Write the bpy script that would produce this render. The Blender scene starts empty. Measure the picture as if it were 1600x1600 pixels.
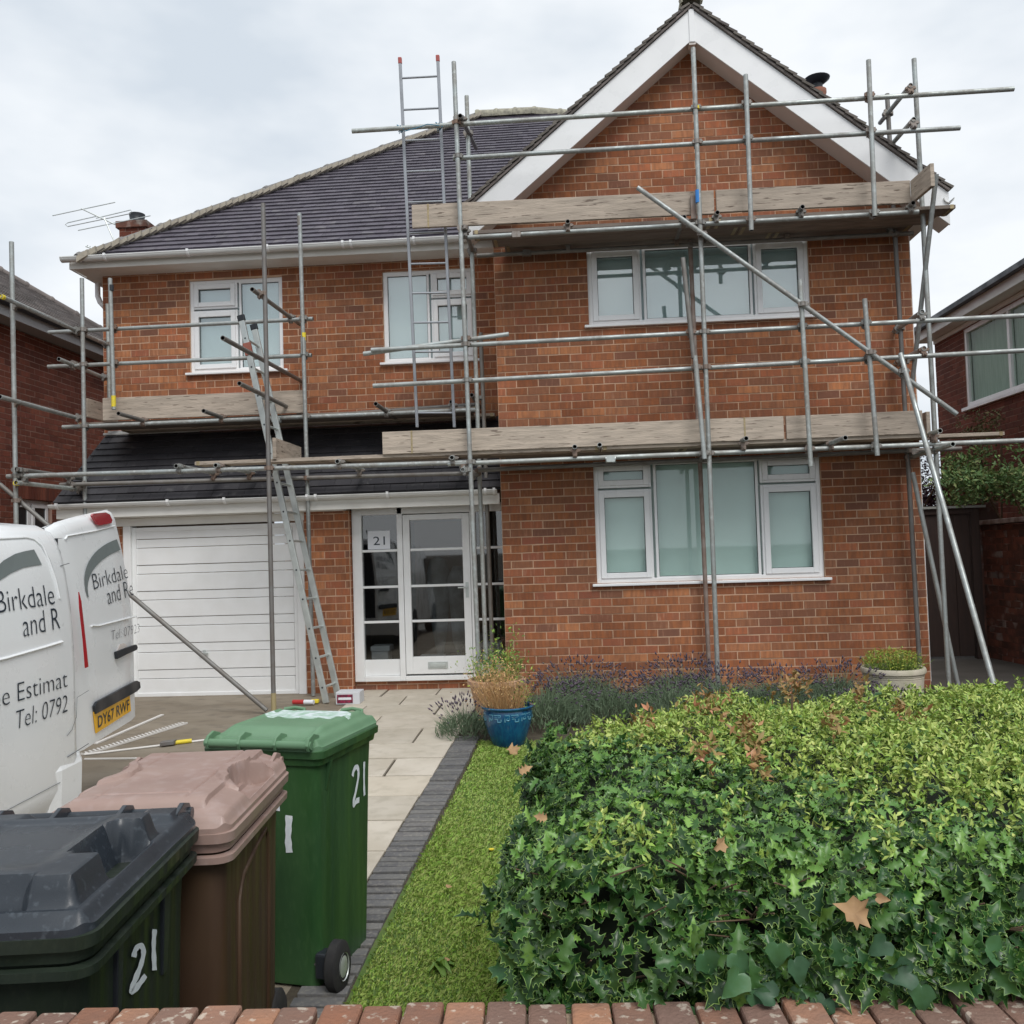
import bpy, math, random, numpy as np
from math import radians as RD, sin, cos, pi
from mathutils import Vector, Matrix
random.seed(7); RNG = np.random.default_rng(11)
S = bpy.context.scene; COL = S.collection

# ------------------------------------------------------------ camera
FOC, YAW, PIT, ROL = 1400., RD(3.6), RD(2.3), RD(1.8)      # focal length in px of a 1600 px wide picture
CAM = np.array([0., 0., 1.62])
sa, ca, sp, cp = sin(YAW), cos(YAW), sin(PIT), cos(PIT)
FW = np.array([-sa*cp, ca*cp, sp]); R0 = np.array([ca, sa, 0.]); U0 = np.cross(R0, FW)
RT = R0*cos(ROL) - U0*sin(ROL); UP = U0*cos(ROL) + R0*sin(ROL)
cd = bpy.data.cameras.new('camera'); cam = bpy.data.objects.new('camera', cd); COL.objects.link(cam)
cd.sensor_width = 36; cd.lens = 36*FOC/1600; cd.clip_start = .05; cd.clip_end = 2000
cam.matrix_world = Matrix(((RT[0], UP[0], -FW[0], CAM[0]), (RT[1], UP[1], -FW[1], CAM[1]), (RT[2], UP[2], -FW[2], CAM[2]), (0, 0, 0, 1)))
S.camera = cam
# ------------------------------------------------------------ light: bright overcast
SUN_EL, SUN_AZ = RD(52), RD(25)
W = bpy.data.worlds.new('World'); S.world = W; W.use_nodes = True
nt = W.node_tree; N = nt.nodes; L = nt.links; bg = N['Background']
sky = N.new('ShaderNodeTexSky'); sky.sky_type = 'NISHITA'; sky.sun_disc = False
sky.sun_elevation = SUN_EL; sky.sun_rotation = RD(180) - SUN_AZ; sky.dust_density = 3
tc = N.new('ShaderNodeTexCoord'); mp = N.new('ShaderNodeMapping'); mp.inputs['Scale'].default_value = (1.0, 1.0, 2.2)
mp.inputs['Location'].default_value = (.35, 0, .2)
nz = N.new('ShaderNodeTexNoise'); nz.inputs['Scale'].default_value = 2.6; nz.inputs['Detail'].default_value = 5; nz.inputs['Roughness'].default_value = .5
cr = N.new('ShaderNodeValToRGB'); e = cr.color_ramp.elements
e[0].position = .40; e[0].color = (4.9, 5.4, 5.95, 1); e[1].position = .60; e[1].color = (6.9, 7.15, 7.4, 1)
mx = N.new('ShaderNodeMix'); mx.data_type = 'RGBA'; mx.inputs[0].default_value = .96
L.new(tc.outputs['Generated'], mp.inputs[0]); L.new(mp.outputs[0], nz.inputs[0]); L.new(nz.outputs[0], cr.inputs[0])
L.new(sky.outputs[0], mx.inputs[6]); L.new(cr.outputs[0], mx.inputs[7]); L.new(mx.outputs[2], bg.inputs[0]); bg.inputs[1].default_value = .1
sd = bpy.data.lights.new('sun', 'SUN'); sd.energy = 1.5; sd.angle = RD(28); sd.color = (1, .975, .94)
so = bpy.data.objects.new('sun', sd); COL.objects.link(so)
so.rotation_euler = Vector((-sin(SUN_AZ)*cos(SUN_EL), cos(SUN_AZ)*cos(SUN_EL), -sin(SUN_EL))).to_track_quat('-Z', 'Y').to_euler()
S.view_settings.view_transform = 'Standard'; S.view_settings.look = 'None'; S.view_settings.gamma = 1
S.view_settings.exposure = .50
S.view_settings.use_curve_mapping = False
S.render.engine = 'CYCLES'; S.cycles.max_bounces = 6; S.cycles.transparent_max_bounces = 12

# ------------------------------------------------------------ survey helpers: a sight line met with a known plane
def ray(px, py): return FW*FOC + RT*(px-800) - UP*(py-800)
def at(px, py, Y): d = ray(px, py); return CAM + d*(Y/d[1])
def atx(px, py, X): d = ray(px, py); return CAM + d*(X/d[0])
def atz(px, py, z): d = ray(px, py); return CAM + d*((z-CAM[2])/d[2])
def gz(Y): return .02*(min(max(Y, 0), 10)-10)

# ------------------------------------------------------------ materials
def M(name, c, c2=None, rough=.7, metal=0., ns=6., amt=.5, st=(1, 1, 1), c3=None, ns3=40., amt3=.4, bump=0., bs=60., rv=0., spec=.5, hv=0., th=None, coat=0., lf=0., lfs=.55):
    m = bpy.data.materials.new(name); m.use_nodes = True; t = m.node_tree; n = t.nodes; l = t.links; b = n['Principled BSDF']
    g = n.new('ShaderNodeNewGeometry'); oi = n.new('ShaderNodeObjectInfo'); ar = n.new('ShaderNodeAttribute'); ar.attribute_name = 'rnd'
    ad = n.new('ShaderNodeMath'); ad.operation = 'ADD'; l.new(oi.outputs['Random'], ad.inputs[0]); l.new(ar.outputs['Fac'], ad.inputs[1])
    fr = n.new('ShaderNodeMath'); fr.operation = 'FRACT'; l.new(ad.outputs[0], fr.inputs[0])
    mp = n.new('ShaderNodeMapping'); mp.inputs['Scale'].default_value = st; l.new(g.outputs['Position'], mp.inputs[0])
    if rv:
        cx = n.new('ShaderNodeMath'); cx.operation = 'MULTIPLY'; cx.inputs[1].default_value = 37.; l.new(fr.outputs[0], cx.inputs[0]); l.new(cx.outputs[0], mp.inputs['Location'])
    cur = None
    def noise(s, det=4):
        q = n.new('ShaderNodeTexNoise'); q.inputs['Scale'].default_value = s; q.inputs['Detail'].default_value = det; l.new(mp.outputs[0], q.inputs[0]); return q.outputs[0]
    def ramp(v, a, b_):
        q = n.new('ShaderNodeMapRange'); q.inputs[1].default_value = a; q.inputs[2].default_value = b_; l.new(v, q.inputs[0]); return q.outputs[0]
    def mix(f, A, B, mode='MIX'):
        q = n.new('ShaderNodeMix'); q.data_type = 'RGBA'; q.blend_type = mode
        for i, v in ((0, f), (6, A), (7, B)):
            if isinstance(v, (int, float)): q.inputs[i].default_value = v
            elif isinstance(v, tuple): q.inputs[i].default_value = (*v[:3], 1)
            else: l.new(v, q.inputs[i])
        return q.outputs[2]
    cur = c if isinstance(c, tuple) else c[0]
    if isinstance(c, list):                       # several piece colours picked by the random number
        r = n.new('ShaderNodeValToRGB'); r.color_ramp.interpolation = 'LINEAR'
        while len(r.color_ramp.elements) < len(c): r.color_ramp.elements.new(.5)
        for i, k in enumerate(c): r.color_ramp.elements[i].position = i/(len(c)-1); r.color_ramp.elements[i].color = (*k, 1)
        l.new(fr.outputs[0], r.inputs[0]); cur = r.outputs[0]
    if c2: 
        q = n.new('ShaderNodeMath'); q.operation = 'MULTIPLY'; q.inputs[1].default_value = amt; l.new(ramp(noise(ns), .35, .65), q.inputs[0]); cur = mix(q.outputs[0], cur, c2)
    if c3:
        q = n.new('ShaderNodeMath'); q.operation = 'MULTIPLY'; q.inputs[1].default_value = amt3; l.new(ramp(noise(ns3, 6), *(th or (.5, .7))), q.inputs[0]); cur = mix(q.outputs[0], cur, c3)
    if lf:
        q = n.new('ShaderNodeTexNoise'); q.inputs['Scale'].default_value = lfs; q.inputs['Detail'].default_value = 3; l.new(g.outputs['Position'], q.inputs[0])
        q2 = n.new('ShaderNodeMapRange'); q2.inputs[1].default_value = .38; q2.inputs[2].default_value = .64; q2.inputs[3].default_value = 1-lf; q2.inputs[4].default_value = 1+lf*.35; l.new(q.outputs[0], q2.inputs[0])
        hh = n.new('ShaderNodeHueSaturation'); l.new(q2.outputs[0], hh.inputs['Value']); l.new(cur, hh.inputs['Color']); cur = hh.outputs[0]
    if rv:
        q = n.new('ShaderNodeMapRange'); q.inputs[3].default_value = 1-rv; q.inputs[4].default_value = 1+rv; l.new(fr.outputs[0], q.inputs[0])
        hs = n.new('ShaderNodeHueSaturation'); l.new(q.outputs[0], hs.inputs['Value'])
        if hv:
            q2 = n.new('ShaderNodeMath'); q2.operation = 'MULTIPLY'; q2.inputs[1].default_value = 7.3; l.new(fr.outputs[0], q2.inputs[0])
            q3 = n.new('ShaderNodeMath'); q3.operation = 'FRACT'; l.new(q2.outputs[0], q3.inputs[0])
            q4 = n.new('ShaderNodeMapRange'); q4.inputs[3].default_value = .5-hv; q4.inputs[4].default_value = .5+hv; l.new(q3.outputs[0], q4.inputs[0]); l.new(q4.outputs[0], hs.inputs['Hue'])
        if isinstance(cur, tuple): hs.inputs['Color'].default_value = (*cur, 1)
        else: l.new(cur, hs.inputs['Color'])
        cur = hs.outputs[0]
    if isinstance(cur, tuple): b.inputs['Base Color'].default_value = (*cur, 1)
    else: l.new(cur, b.inputs['Base Color'])
    b.inputs['Roughness'].default_value = rough
    if rough < .6 and rough > .2:
        q = n.new('ShaderNodeMapRange'); q.inputs[1].default_value = .35; q.inputs[2].default_value = .65; q.inputs[3].default_value = rough*.75; q.inputs[4].default_value = min(1, rough*1.45); l.new(noise(4.5, 6), q.inputs[0]); l.new(q.outputs[0], b.inputs['Roughness'])
    b.inputs['Metallic'].default_value = metal
    b.inputs['Specular IOR Level'].default_value = spec
    if coat: b.inputs['Coat Weight'].default_value = coat; b.inputs['Coat Roughness'].default_value = .08
    if bump:
        q = n.new('ShaderNodeBump'); q.inputs['Strength'].default_value = bump; q.inputs['Distance'].default_value = .01; l.new(noise(bs, 5), q.inputs['Height']); l.new(q.outputs[0], b.inputs['Normal'])
    return m

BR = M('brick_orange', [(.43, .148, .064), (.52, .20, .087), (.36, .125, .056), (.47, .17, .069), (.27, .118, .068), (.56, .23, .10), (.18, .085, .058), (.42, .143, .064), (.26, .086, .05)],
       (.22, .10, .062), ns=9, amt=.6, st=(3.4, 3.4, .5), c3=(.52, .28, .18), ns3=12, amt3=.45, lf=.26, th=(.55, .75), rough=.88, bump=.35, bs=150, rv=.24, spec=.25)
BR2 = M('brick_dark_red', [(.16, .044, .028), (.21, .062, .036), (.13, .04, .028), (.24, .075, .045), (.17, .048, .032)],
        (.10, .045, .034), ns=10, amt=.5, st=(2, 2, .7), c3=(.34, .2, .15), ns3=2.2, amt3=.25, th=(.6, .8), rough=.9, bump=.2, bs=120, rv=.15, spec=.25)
BR3 = M('brick_old_wall', [(.20, .08, .055), (.28, .11, .07), (.16, .07, .05), (.24, .085, .055)], (.055, .042, .036), ns=5, amt=.8, c3=(.35, .32, .29), ns3=3.5, amt3=.55, th=(.56, .66), rough=.95, bump=.4, bs=90, rv=.2, spec=.2)
COP = M('coping_brick', [(.33, .15, .09), (.25, .14, .10), (.20, .125, .10), (.38, .19, .11), (.23, .135, .105)], (.19, .125, .10), ns=14, amt=.6, c3=(.60, .54, .45), ns3=42, amt3=.55, th=(.58, .64), rough=.92, bump=.5, bs=110, rv=.15, spec=.25)
MOR = M('mortar', (.68, .46, .32), (.50, .32, .21), ns=3, amt=.8, lf=.25, rough=.95, bump=.3, bs=200)
MOR2 = M('mortar_dull', (.38, .25, .20), (.27, .18, .15), ns=7, amt=.6, rough=.95)
MOR3 = M('mortar_coping', (.46, .34, .24), (.3, .24, .18), ns=30, amt=.6, rough=.95, bump=.5, bs=90)
UPVC = M('white_upvc', (.85, .86, .87), (.78, .79, .79), ns=3, amt=.3, rough=.32)
PAINT = M('white_painted_wood', (.84, .85, .85), (.74, .74, .72), ns=5, amt=.35, rough=.45, bump=.08, bs=40)
FASC = M('aged_white_fascia', (.78, .775, .74), (.62, .61, .57), ns=3, amt=.45, st=(1, 1, 4), rough=.5)
GUT = M('white_gutter', (.74, .75, .74), (.5, .5, .48), ns=5, amt=.35, st=(.5, 1, 3), rough=.4)
SOFF = M('soffit_board', (.72, .66, .62), rough=.6)
TILE = M('roof_tile', [(.092, .082, .106), (.115, .104, .13), (.078, .07, .09), (.105, .093, .114)], (.06, .052, .068), ns=1.2, amt=.6, c3=(.26, .25, .25), ns3=3.5, amt3=.4, th=(.55, .75), rough=.62, bump=.2, bs=60, rv=.16, spec=.5)
TILE3 = M('dark_wet_tile', [(.028, .027, .032), (.038, .037, .043), (.022, .021, .026)], (.06, .058, .063), ns=1.5, amt=.5, c3=(.2, .2, .19), ns3=9, amt3=.2, th=(.62, .7), rough=.6, bump=.2, bs=60, rv=.15, spec=.45)
TILE2 = M('brown_grey_tile', [(.16, .14, .13), (.22, .19, .175), (.13, .11, .105)], (.10, .09, .085), ns=2, amt=.6, rough=.85, rv=.2)
VTILE = M('verge_tile', [(.10, .085, .08), (.15, .13, .12), (.075, .065, .065)], (.2, .19, .15), ns=9, amt=.4, rough=.85, bump=.3, bs=60, rv=.2)
RIDGE = M('ridge_tile', [(.15, .142, .142), (.19, .18, .178), (.13, .122, .125)], (.23, .22, .20), ns=9, amt=.5, c3=(.33, .31, .24), ns3=16, amt3=.3, rough=.9, bump=.4, bs=60, rv=.1)
LICH = M('lichen_ridge', (.42, .40, .31), (.2, .19, .16), ns=14, amt=.8, rough=.95, bump=.5, bs=60)
STEEL = M('galvanised_steel', [(.40, .44, .44), (.46, .50, .49), (.32, .35, .35), (.42, .46, .43)], (.24, .20, .17), ns=4.5, amt=.5, c3=(.56, .6, .6), ns3=25, amt3=.5, rough=.5, metal=.45, bump=.08, bs=50, rv=.13)
STEELD = M('dull_steel', [(.22, .225, .22), (.27, .26, .24), (.18, .18, .18)], (.15, .12, .10), ns=8, amt=.5, rough=.6, metal=.45, rv=.1)
RUST = M('rusty_tube', (.22, .15, .12), (.35, .31, .28), ns=9, amt=.7, rough=.75, metal=.2)
HOLE = M('tube_inside', (.012, .011, .011), rough=.9)
CLAMP = M('coupler_steel', [(.24, .24, .23), (.34, .35, .34), (.24, .15, .11), (.28, .28, .27), (.18, .17, .16)], (.18, .14, .11), ns=40, amt=.6, rough=.6, metal=.5, rv=.2)
YEL = M('yellow_paint', (.78, .62, .03), (.6, .5, .1), ns=30, amt=.5, rough=.6)
RRED = M('rust_red_paint', (.30, .10, .07), rough=.7)
BLU = M('blue_tape', (.03, .22, .62), rough=.5)
ALU = M('aluminium', (.60, .64, .62), (.42, .45, .45), ns=11, amt=.5, rough=.42, metal=.6)
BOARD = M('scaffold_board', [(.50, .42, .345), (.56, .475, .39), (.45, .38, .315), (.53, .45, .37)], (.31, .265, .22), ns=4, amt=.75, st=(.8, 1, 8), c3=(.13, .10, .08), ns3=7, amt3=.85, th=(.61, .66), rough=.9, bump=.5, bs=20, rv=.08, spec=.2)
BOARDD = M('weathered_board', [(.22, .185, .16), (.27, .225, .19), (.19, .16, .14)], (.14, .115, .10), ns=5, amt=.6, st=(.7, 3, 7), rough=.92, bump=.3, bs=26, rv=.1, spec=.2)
BAND = M('board_end_band', (.42, .34, .2), (.25, .2, .12), ns=60, amt=.7, rough=.5, metal=.5)
SLAB = M('path_slab', [(.54, .49, .41), (.62, .565, .48), (.48, .44, .37), (.57, .51, .42)], (.40, .35, .27), ns=2.4, amt=.55, c3=(.30, .27, .2), ns3=9, amt3=.35, rough=.85, bump=.2, bs=70, rv=.11)
EDGE = M('edging_brick', [(.10, .10, .105), (.14, .14, .145), (.08, .08, .085), (.12, .115, .115)], (.19, .185, .17), ns=9, amt=.5, c3=(.3, .28, .24), ns3=45, amt3=.4, rough=.85, bump=.3, bs=90, rv=.15)
DRIVE = M('drive_concrete', (.20, .165, .12), (.29, .25, .195), ns=1.4, amt=.75, st=(1, 1.6, 1), c3=(.11, .09, .07), ns3=5, amt3=.5, rough=.8, bump=.3, bs=60)
SOIL = M('soil', (.05, .04, .028), (.09, .075, .05), ns=20, amt=.7, rough=.95, bump=.6, bs=40)
PAVE = M('pavement', (.24, .235, .22), (.18, .175, .165), ns=2, amt=.6, rough=.9)
ROAD = M('asphalt', (.05, .05, .052), (.07, .07, .07), ns=3, amt=.5, rough=.9)
VANW = M('van_white', (.84, .86, .87), (.77, .80, .81), ns=2, amt=.2, rough=.28, coat=.4)
VANG = M('van_seam', (.10, .11, .12), rough=.7)
SWOO = M('swoosh_grey', (.17, .20, .20), rough=.4)
INK = M('lettering_dark', (.018, .03, .045), rough=.4)
REDL = M('red_lens', (.36, .012, .022), rough=.2, coat=.5)
BPLA = M('black_plastic', (.018, .022, .028), rough=.45)
PLATE = M('yellow_plate', (.85, .46, .02), rough=.4)
TYRE = M('tyre', (.018, .018, .02), (.035, .033, .03), ns=20, amt=.5, rough=.85)
GLAD = M('cab_glass', (.02, .025, .03), rough=.06)
BLIND = M('window_blind', (.62, .715, .69), (.56, .655, .635), ns=1.2, amt=.6, rough=.8)
BLIND2 = M('window_blind_pale', (.70, .81, .82), (.64, .75, .77), ns=1.2, amt=.4, rough=.8)
DARKI = M('dark_interior', (.045, .043, .042), (.025, .022, .02), ns=2, amt=.6, rough=.9)
GATE = M('brown_gate', (.045, .024, .018), (.028, .017, .014), ns=5, amt=.7, st=(5, 5, .5), rough=.7, bump=.2, bs=30)
TERR = M('terracotta', (.50, .31, .21), (.40, .26, .19), ns=9, amt=.5, rough=.85)
STONE = M('stone_pot', (.62, .56, .45), (.48, .46, .36), ns=7, amt=.6, c3=(.3, .33, .17), ns3=6, amt3=.35, rough=.9, bump=.25, bs=50)
GLAZE = M('blue_glaze', (.008, .058, .155), (.010, .12, .23), ns=12, amt=.75, st=(3, 3, .6), c3=(.02, .16, .24), ns3=22, amt3=.5, rough=.18, spec=.6)
GLAZ2 = M('glaze_relief', (.12, .32, .42), rough=.3)
BBLK = M('black_bin_lid', (.020, .026, .034), (.036, .044, .054), ns=5, amt=.5, c3=(.1, .12, .14), ns3=60, amt3=.35, th=(.58, .7), rough=.30, bump=.06, bs=300)
BBOD = M('dark_green_bin', (.008, .014, .010), (.018, .030, .016), ns=3, amt=.7, st=(1, 6, .4), c3=(.04, .05, .03), ns3=90, amt3=.2, rough=.5)
BRNL = M('faded_brown_lid', (.30, .20, .17), (.37, .27, .23), ns=4, amt=.6, c3=(.45, .36, .34), ns3=20, amt3=.3, rough=.5, bump=.05, bs=300)
BRNB = M('brown_bin', (.058, .030, .017), (.10, .060, .030), ns=3, amt=.6, st=(1, 6, .4), rough=.55)
GRNL = M('green_bin_lid', (.11, .22, .12), (.16, .28, .17), ns=4, amt=.6, rough=.45, bump=.05, bs=300)
GRNB = M('green_bin', (.018, .062, .022), (.045, .12, .036), ns=3, amt=.6, st=(1, 4, .4), c3=(.1, .2, .08), ns3=50, amt3=.15, rough=.42)
GRIM = M('white_residue', (.62, .68, .70), (.22, .40, .26), ns=26, amt=.8, rough=.8)
DAUB = M('white_daub', (.82, .86, .90), (.6, .68, .72), ns=50, amt=.5, rough=.6)
LEAD = M('lead_flashing', (.45, .46, .45), (.3, .3, .3), ns=5, amt=.5, rough=.5)
HOLLY = M('holly_leaf', [(.017, .060, .012), (.027, .082, .016), (.011, .040, .011), (.042, .115, .019), (.019, .062, .016), (.07, .15, .024), (.014, .048, .013)], (.008, .030, .009), ns=8, amt=.35, rough=.36, rv=.28, hv=.014, spec=.33)
HRIM = M('holly_leaf_edge', [(.12, .23, .05), (.22, .33, .08), (.06, .14, .035), (.04, .10, .025)], rough=.4)
LIME = M('lime_leaf', [(.25, .37, .06), (.40, .50, .11), (.15, .27, .045), (.50, .54, .15), (.31, .42, .08), (.20, .33, .05)], rough=.42, rv=.2)
OLEAF = M('bronze_leaf', [(.34, .20, .075), (.26, .20, .06), (.38, .16, .08)], rough=.5, rv=.2)
IVY = M('ivy_leaf', [(.016, .060, .022), (.028, .085, .03), (.038, .105, .028)], (.05, .13, .06), ns=60, amt=.5, rough=.45, rv=.2)
DRY = M('dry_leaf', (.40, .25, .12), (.24, .14, .07), ns=30, amt=.6, rough=.7)
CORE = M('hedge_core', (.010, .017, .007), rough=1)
TWIG = M('twig', (.13, .085, .05), rough=.9)
GRASS = M('grass', [(.19, .38, .04), (.25, .47, .05), (.155, .32, .035), (.27, .43, .065), (.21, .40, .04)], (.32, .33, .11), ns=1.9, amt=.85, c3=(.30, .25, .10), ns3=7, amt3=.55, th=(.55, .72), rough=.6, rv=.2)
LAVG = M('lavender_foliage', [(.11, .17, .09), (.16, .22, .13), (.09, .14, .08), (.19, .24, .16)], rough=.8, rv=.2)
LAVP = M('lavender_flower', [(.085, .065, .10), (.13, .10, .145), (.08, .065, .08), (.11, .085, .11)], rough=.85, rv=.3)
STRAW = M('dry_straw', [(.52, .30, .13), (.60, .38, .18), (.42, .22, .09), (.58, .42, .2)], rough=.8, rv=.2)
PLANT = M('plant_green', [(.12, .24, .04), (.20, .33, .06), (.09, .17, .035), (.34, .40, .07)], rough=.55, rv=.25)
SHRUB = M('shrub_green', [(.10, .21, .06), (.16, .30, .08), (.13, .24, .10), (.22, .30, .10), (.17, .17, .07)], rough=.7, rv=.3)
PURP = M('purple_shrub', [(.07, .035, .05), (.11, .05, .07), (.05, .03, .04)], rough=.8, rv=.3)
ROD = M('white_trim', (.72, .70, .67), rough=.5)
TEAL = M('curtain_green', (.20, .29, .22), (.34, .43, .35), ns=6, amt=.7, st=(1, 9, .5), rough=.9)
BLKF = M('black_fascia', (.03, .035, .045), rough=.4)
BTUB = M('terracotta_flue', (.34, .15, .10), rough=.8)
PAPER = M('white_paper', (.74, .76, .80), rough=.7)
CARD = M('white_box', (.6, .62, .65), rough=.7)
def glass(name, f0, tint):
    m = bpy.data.materials.new(name); m.use_nodes = True; t = m.node_tree; n = t.nodes; l = t.links; n.remove(n['Principled BSDF'])
    tr = n.new('ShaderNodeBsdfTransparent'); tr.inputs[0].default_value = (*tint, 1); gl = n.new('ShaderNodeBsdfGlossy'); gl.inputs['Roughness'].default_value = .02
    fr = n.new('ShaderNodeLayerWeight'); fr.inputs[0].default_value = f0; mr = n.new('ShaderNodeMapRange'); mr.inputs[3].default_value = f0*.55; mr.inputs[4].default_value = .9
    l.new(fr.outputs['Facing'], mr.inputs[0]); mr.inputs[1].default_value = .2
    mi = n.new('ShaderNodeMixShader'); l.new(mr.outputs[0], mi.inputs[0]); l.new(tr.outputs[0], mi.inputs[1]); l.new(gl.outputs[0], mi.inputs[2]); l.new(mi.outputs[0], n['Material Output'].inputs[0])
    return m
GLASS = glass('window_glass', .11, (.93, .975, .965)); GLASSU = glass('upper_window_glass', .4, (.93, .975, .97)); GLASSN = glass('neighbour_glass', .08, (.9, .95, .92)); GLASSD = glass('door_glass', .2, (.7, .72, .72))

# ------------------------------------------------------------ objects and tags
ORG = {}                                            # world point that each object's mesh is measured from
def tag(o, label=None, cat=None, group=None, kind=None):
    for k, v in (('label', label), ('category', cat), ('group', group), ('kind', kind)):
        if v: o[k] = v
    return o
def empty(name, loc, label, cat, group=None, rz=0., rx=0., local=False):
    o = bpy.data.objects.new(name, None); COL.objects.link(o); o.location = tuple(loc); o.rotation_euler = (rx, 0, rz); o.empty_display_size = .1
    ORG[o.name] = A(loc) if not (rz or rx or local) else np.zeros(3)
    return tag(o, label, cat, group)
def A(v): return np.array(v, float)
def unit(v): v = A(v); return v/np.linalg.norm(v)

class G:
    """collects shapes, then build() links them as one mesh object"""
    def __init__(s): s.v = []; s.f = []; s.r = []; s.m = []; s.nv = 0
    def add(s, vs, fs, rnd=0., mi=0):
        vs = np.asarray(vs, float).reshape(-1, 3); b = s.nv; s.v.append(vs); s.nv += len(vs)
        for q in fs: s.f.append([b+i for i in q]); s.r.append(rnd); s.m.append(mi)
        return s
    def box(s, x0, x1, y0, y1, z0, z1, rnd=0., mi=0):
        return s.add([(x0, y0, z0), (x1, y0, z0), (x1, y1, z0), (x0, y1, z0), (x0, y0, z1), (x1, y0, z1), (x1, y1, z1), (x0, y1, z1)],
                     [(0, 3, 2, 1), (4, 5, 6, 7), (0, 1, 5, 4), (1, 2, 6, 5), (2, 3, 7, 6), (3, 0, 4, 7)], rnd, mi)
    def obox(s, c, ax, ay, az, rnd=0., mi=0):
        c, ax, ay, az = map(A, (c, ax, ay, az)); vs = [c+i*ax+j*ay+k*az for k in (-1, 1) for i, j in ((-1, -1), (1, -1), (1, 1), (-1, 1))]
        return s.add(vs, [(0, 3, 2, 1), (4, 5, 6, 7), (0, 1, 5, 4), (1, 2, 6, 5), (2, 3, 7, 6), (3, 0, 4, 7)], rnd, mi)
    def beam(s, p0, p1, w, h, up=(0, 0, 1), rnd=0., mi=0):
        p0, p1 = A(p0), A(p1); d = unit(p1-p0); x = unit(np.cross(d, up)); z = np.cross(x, d)
        return s.obox((p0+p1)/2, x*w/2, (p1-p0)/2, z*h/2, rnd, mi)
    def loft(s, rings, caps=True, closed=True, rnd=0., mi=0):
        n = len(rings[0]); vs = np.concatenate([np.asarray(r, float).reshape(-1, 3) for r in rings]); fs = []
        for k in range(len(rings)-1):
            for i in range(n if closed else n-1):
                j = (i+1) % n; fs.append((k*n+i, k*n+j, (k+1)*n+j, (k+1)*n+i))
        if caps: fs.append(tuple(range(n))[::-1]); fs.append(tuple(range((len(rings)-1)*n, len(rings)*n)))
        return s.add(vs, fs, rnd, mi)
    def ring(s, c, d, r, n, ref=None):
        d = unit(d); a = A((0, 0, 1)) if abs(d[2]) < .9 else A((1, 0, 0)); x = unit(np.cross(a, d)); y = np.cross(d, x); t = np.arange(n)*2*pi/n
        return A(c)+r*(np.cos(t)[:, None]*x+np.sin(t)[:, None]*y)
    def tube(s, p0, p1, r, n=10, r1=None, rnd=0., mi=0, caps=True):
        p0, p1 = A(p0), A(p1); d = p1-p0
        return s.loft([s.ring(p0, d, r, n), s.ring(p1, d, r if r1 is None else r1, n)], caps, True, rnd, mi)
    def pipe(s, p0, p1, r=.0242, n=12):               # open-ended scaffold tube, dark inside
        p0, p1 = A(p0), A(p1); d = unit(p1-p0); i = r*.80
        s.loft([s.ring(p0+d*.07, d, i, n), s.ring(p0, d, i, n)], False, mi=1); s.loft([s.ring(p0, d, i, n), s.ring(p0, d, r, n), s.ring(p1, d, r, n), s.ring(p1, d, i, n)], False)
        s.loft([s.ring(p1, d, i, n), s.ring(p1-d*.07, d, i, n)], False, mi=1)
        s.add(s.ring(p0+d*.07, d, i, n), [tuple(range(n))], mi=1); s.add(s.ring(p1-d*.07, d, i, n), [tuple(range(n))[::-1]], mi=1)
        return s
    def poly(s, pts, r, n=8, mi=0):
        pts = [A(p) for p in pts]; rings = []
        for i, p in enumerate(pts):
            d = pts[min(i+1, len(pts)-1)]-pts[max(i-1, 0)]; rings.append(s.ring(p, d, r, n))
        return s.loft(rings, True, mi=mi)
    def lathe(s, c, prof, n=32, mi=0, caps=False):
        c = A(c); t = np.arange(n)*2*pi/n
        return s.loft([c+np.stack([r*np.cos(t), r*np.sin(t), np.full(n, z)], 1) for r, z in prof], caps, mi=mi)
    def prism(s, pts, o, ux, uz, nrm, d0, d1, rnd=0., mi=0):
        o, ux, uz, nrm = map(A, (o, ux, uz, nrm)); a = [o+ux*p[0]+uz*p[1]+nrm*d0 for p in pts]; b = [o+ux*p[0]+uz*p[1]+nrm*d1 for p in pts]
        return s.loft([a, b], True, True, rnd, mi)
    def build(s, name, mat, parent=None, smooth=0, origin=None, bev=0., bseg=2, rnd=True):
        V = np.concatenate(s.v) if s.v else np.zeros((0, 3))
        if origin is None: origin = ORG[parent.name] if parent is not None else np.zeros(3)
        me = bpy.data.meshes.new(name); me.from_pydata((V-origin).tolist(), [], s.f)
        mats = mat if isinstance(mat, (list, tuple)) else [mat]
        for q in mats: me.materials.append(q)
        if len(mats) > 1: me.polygons.foreach_set('material_index', s.m)
        if rnd and any(s.r): at_ = me.attributes.new('rnd', 'FLOAT', 'FACE'); at_.data.foreach_set('value', s.r)
        if smooth:
            me.polygons.foreach_set('use_smooth', [True]*len(me.polygons)); me.set_sharp_from_angle(angle=RD(smooth))
        me.update(); o = bpy.data.objects.new(name, me); COL.objects.link(o)
        if parent is not None: o.parent = parent
        else: o.location = tuple(origin)
        ORG[o.name] = A(origin)
        if bev: b = o.modifiers.new('bevel', 'BEVEL'); b.width = bev; b.segments = bseg; b.limit_method = 'ANGLE'
        return o
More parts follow.
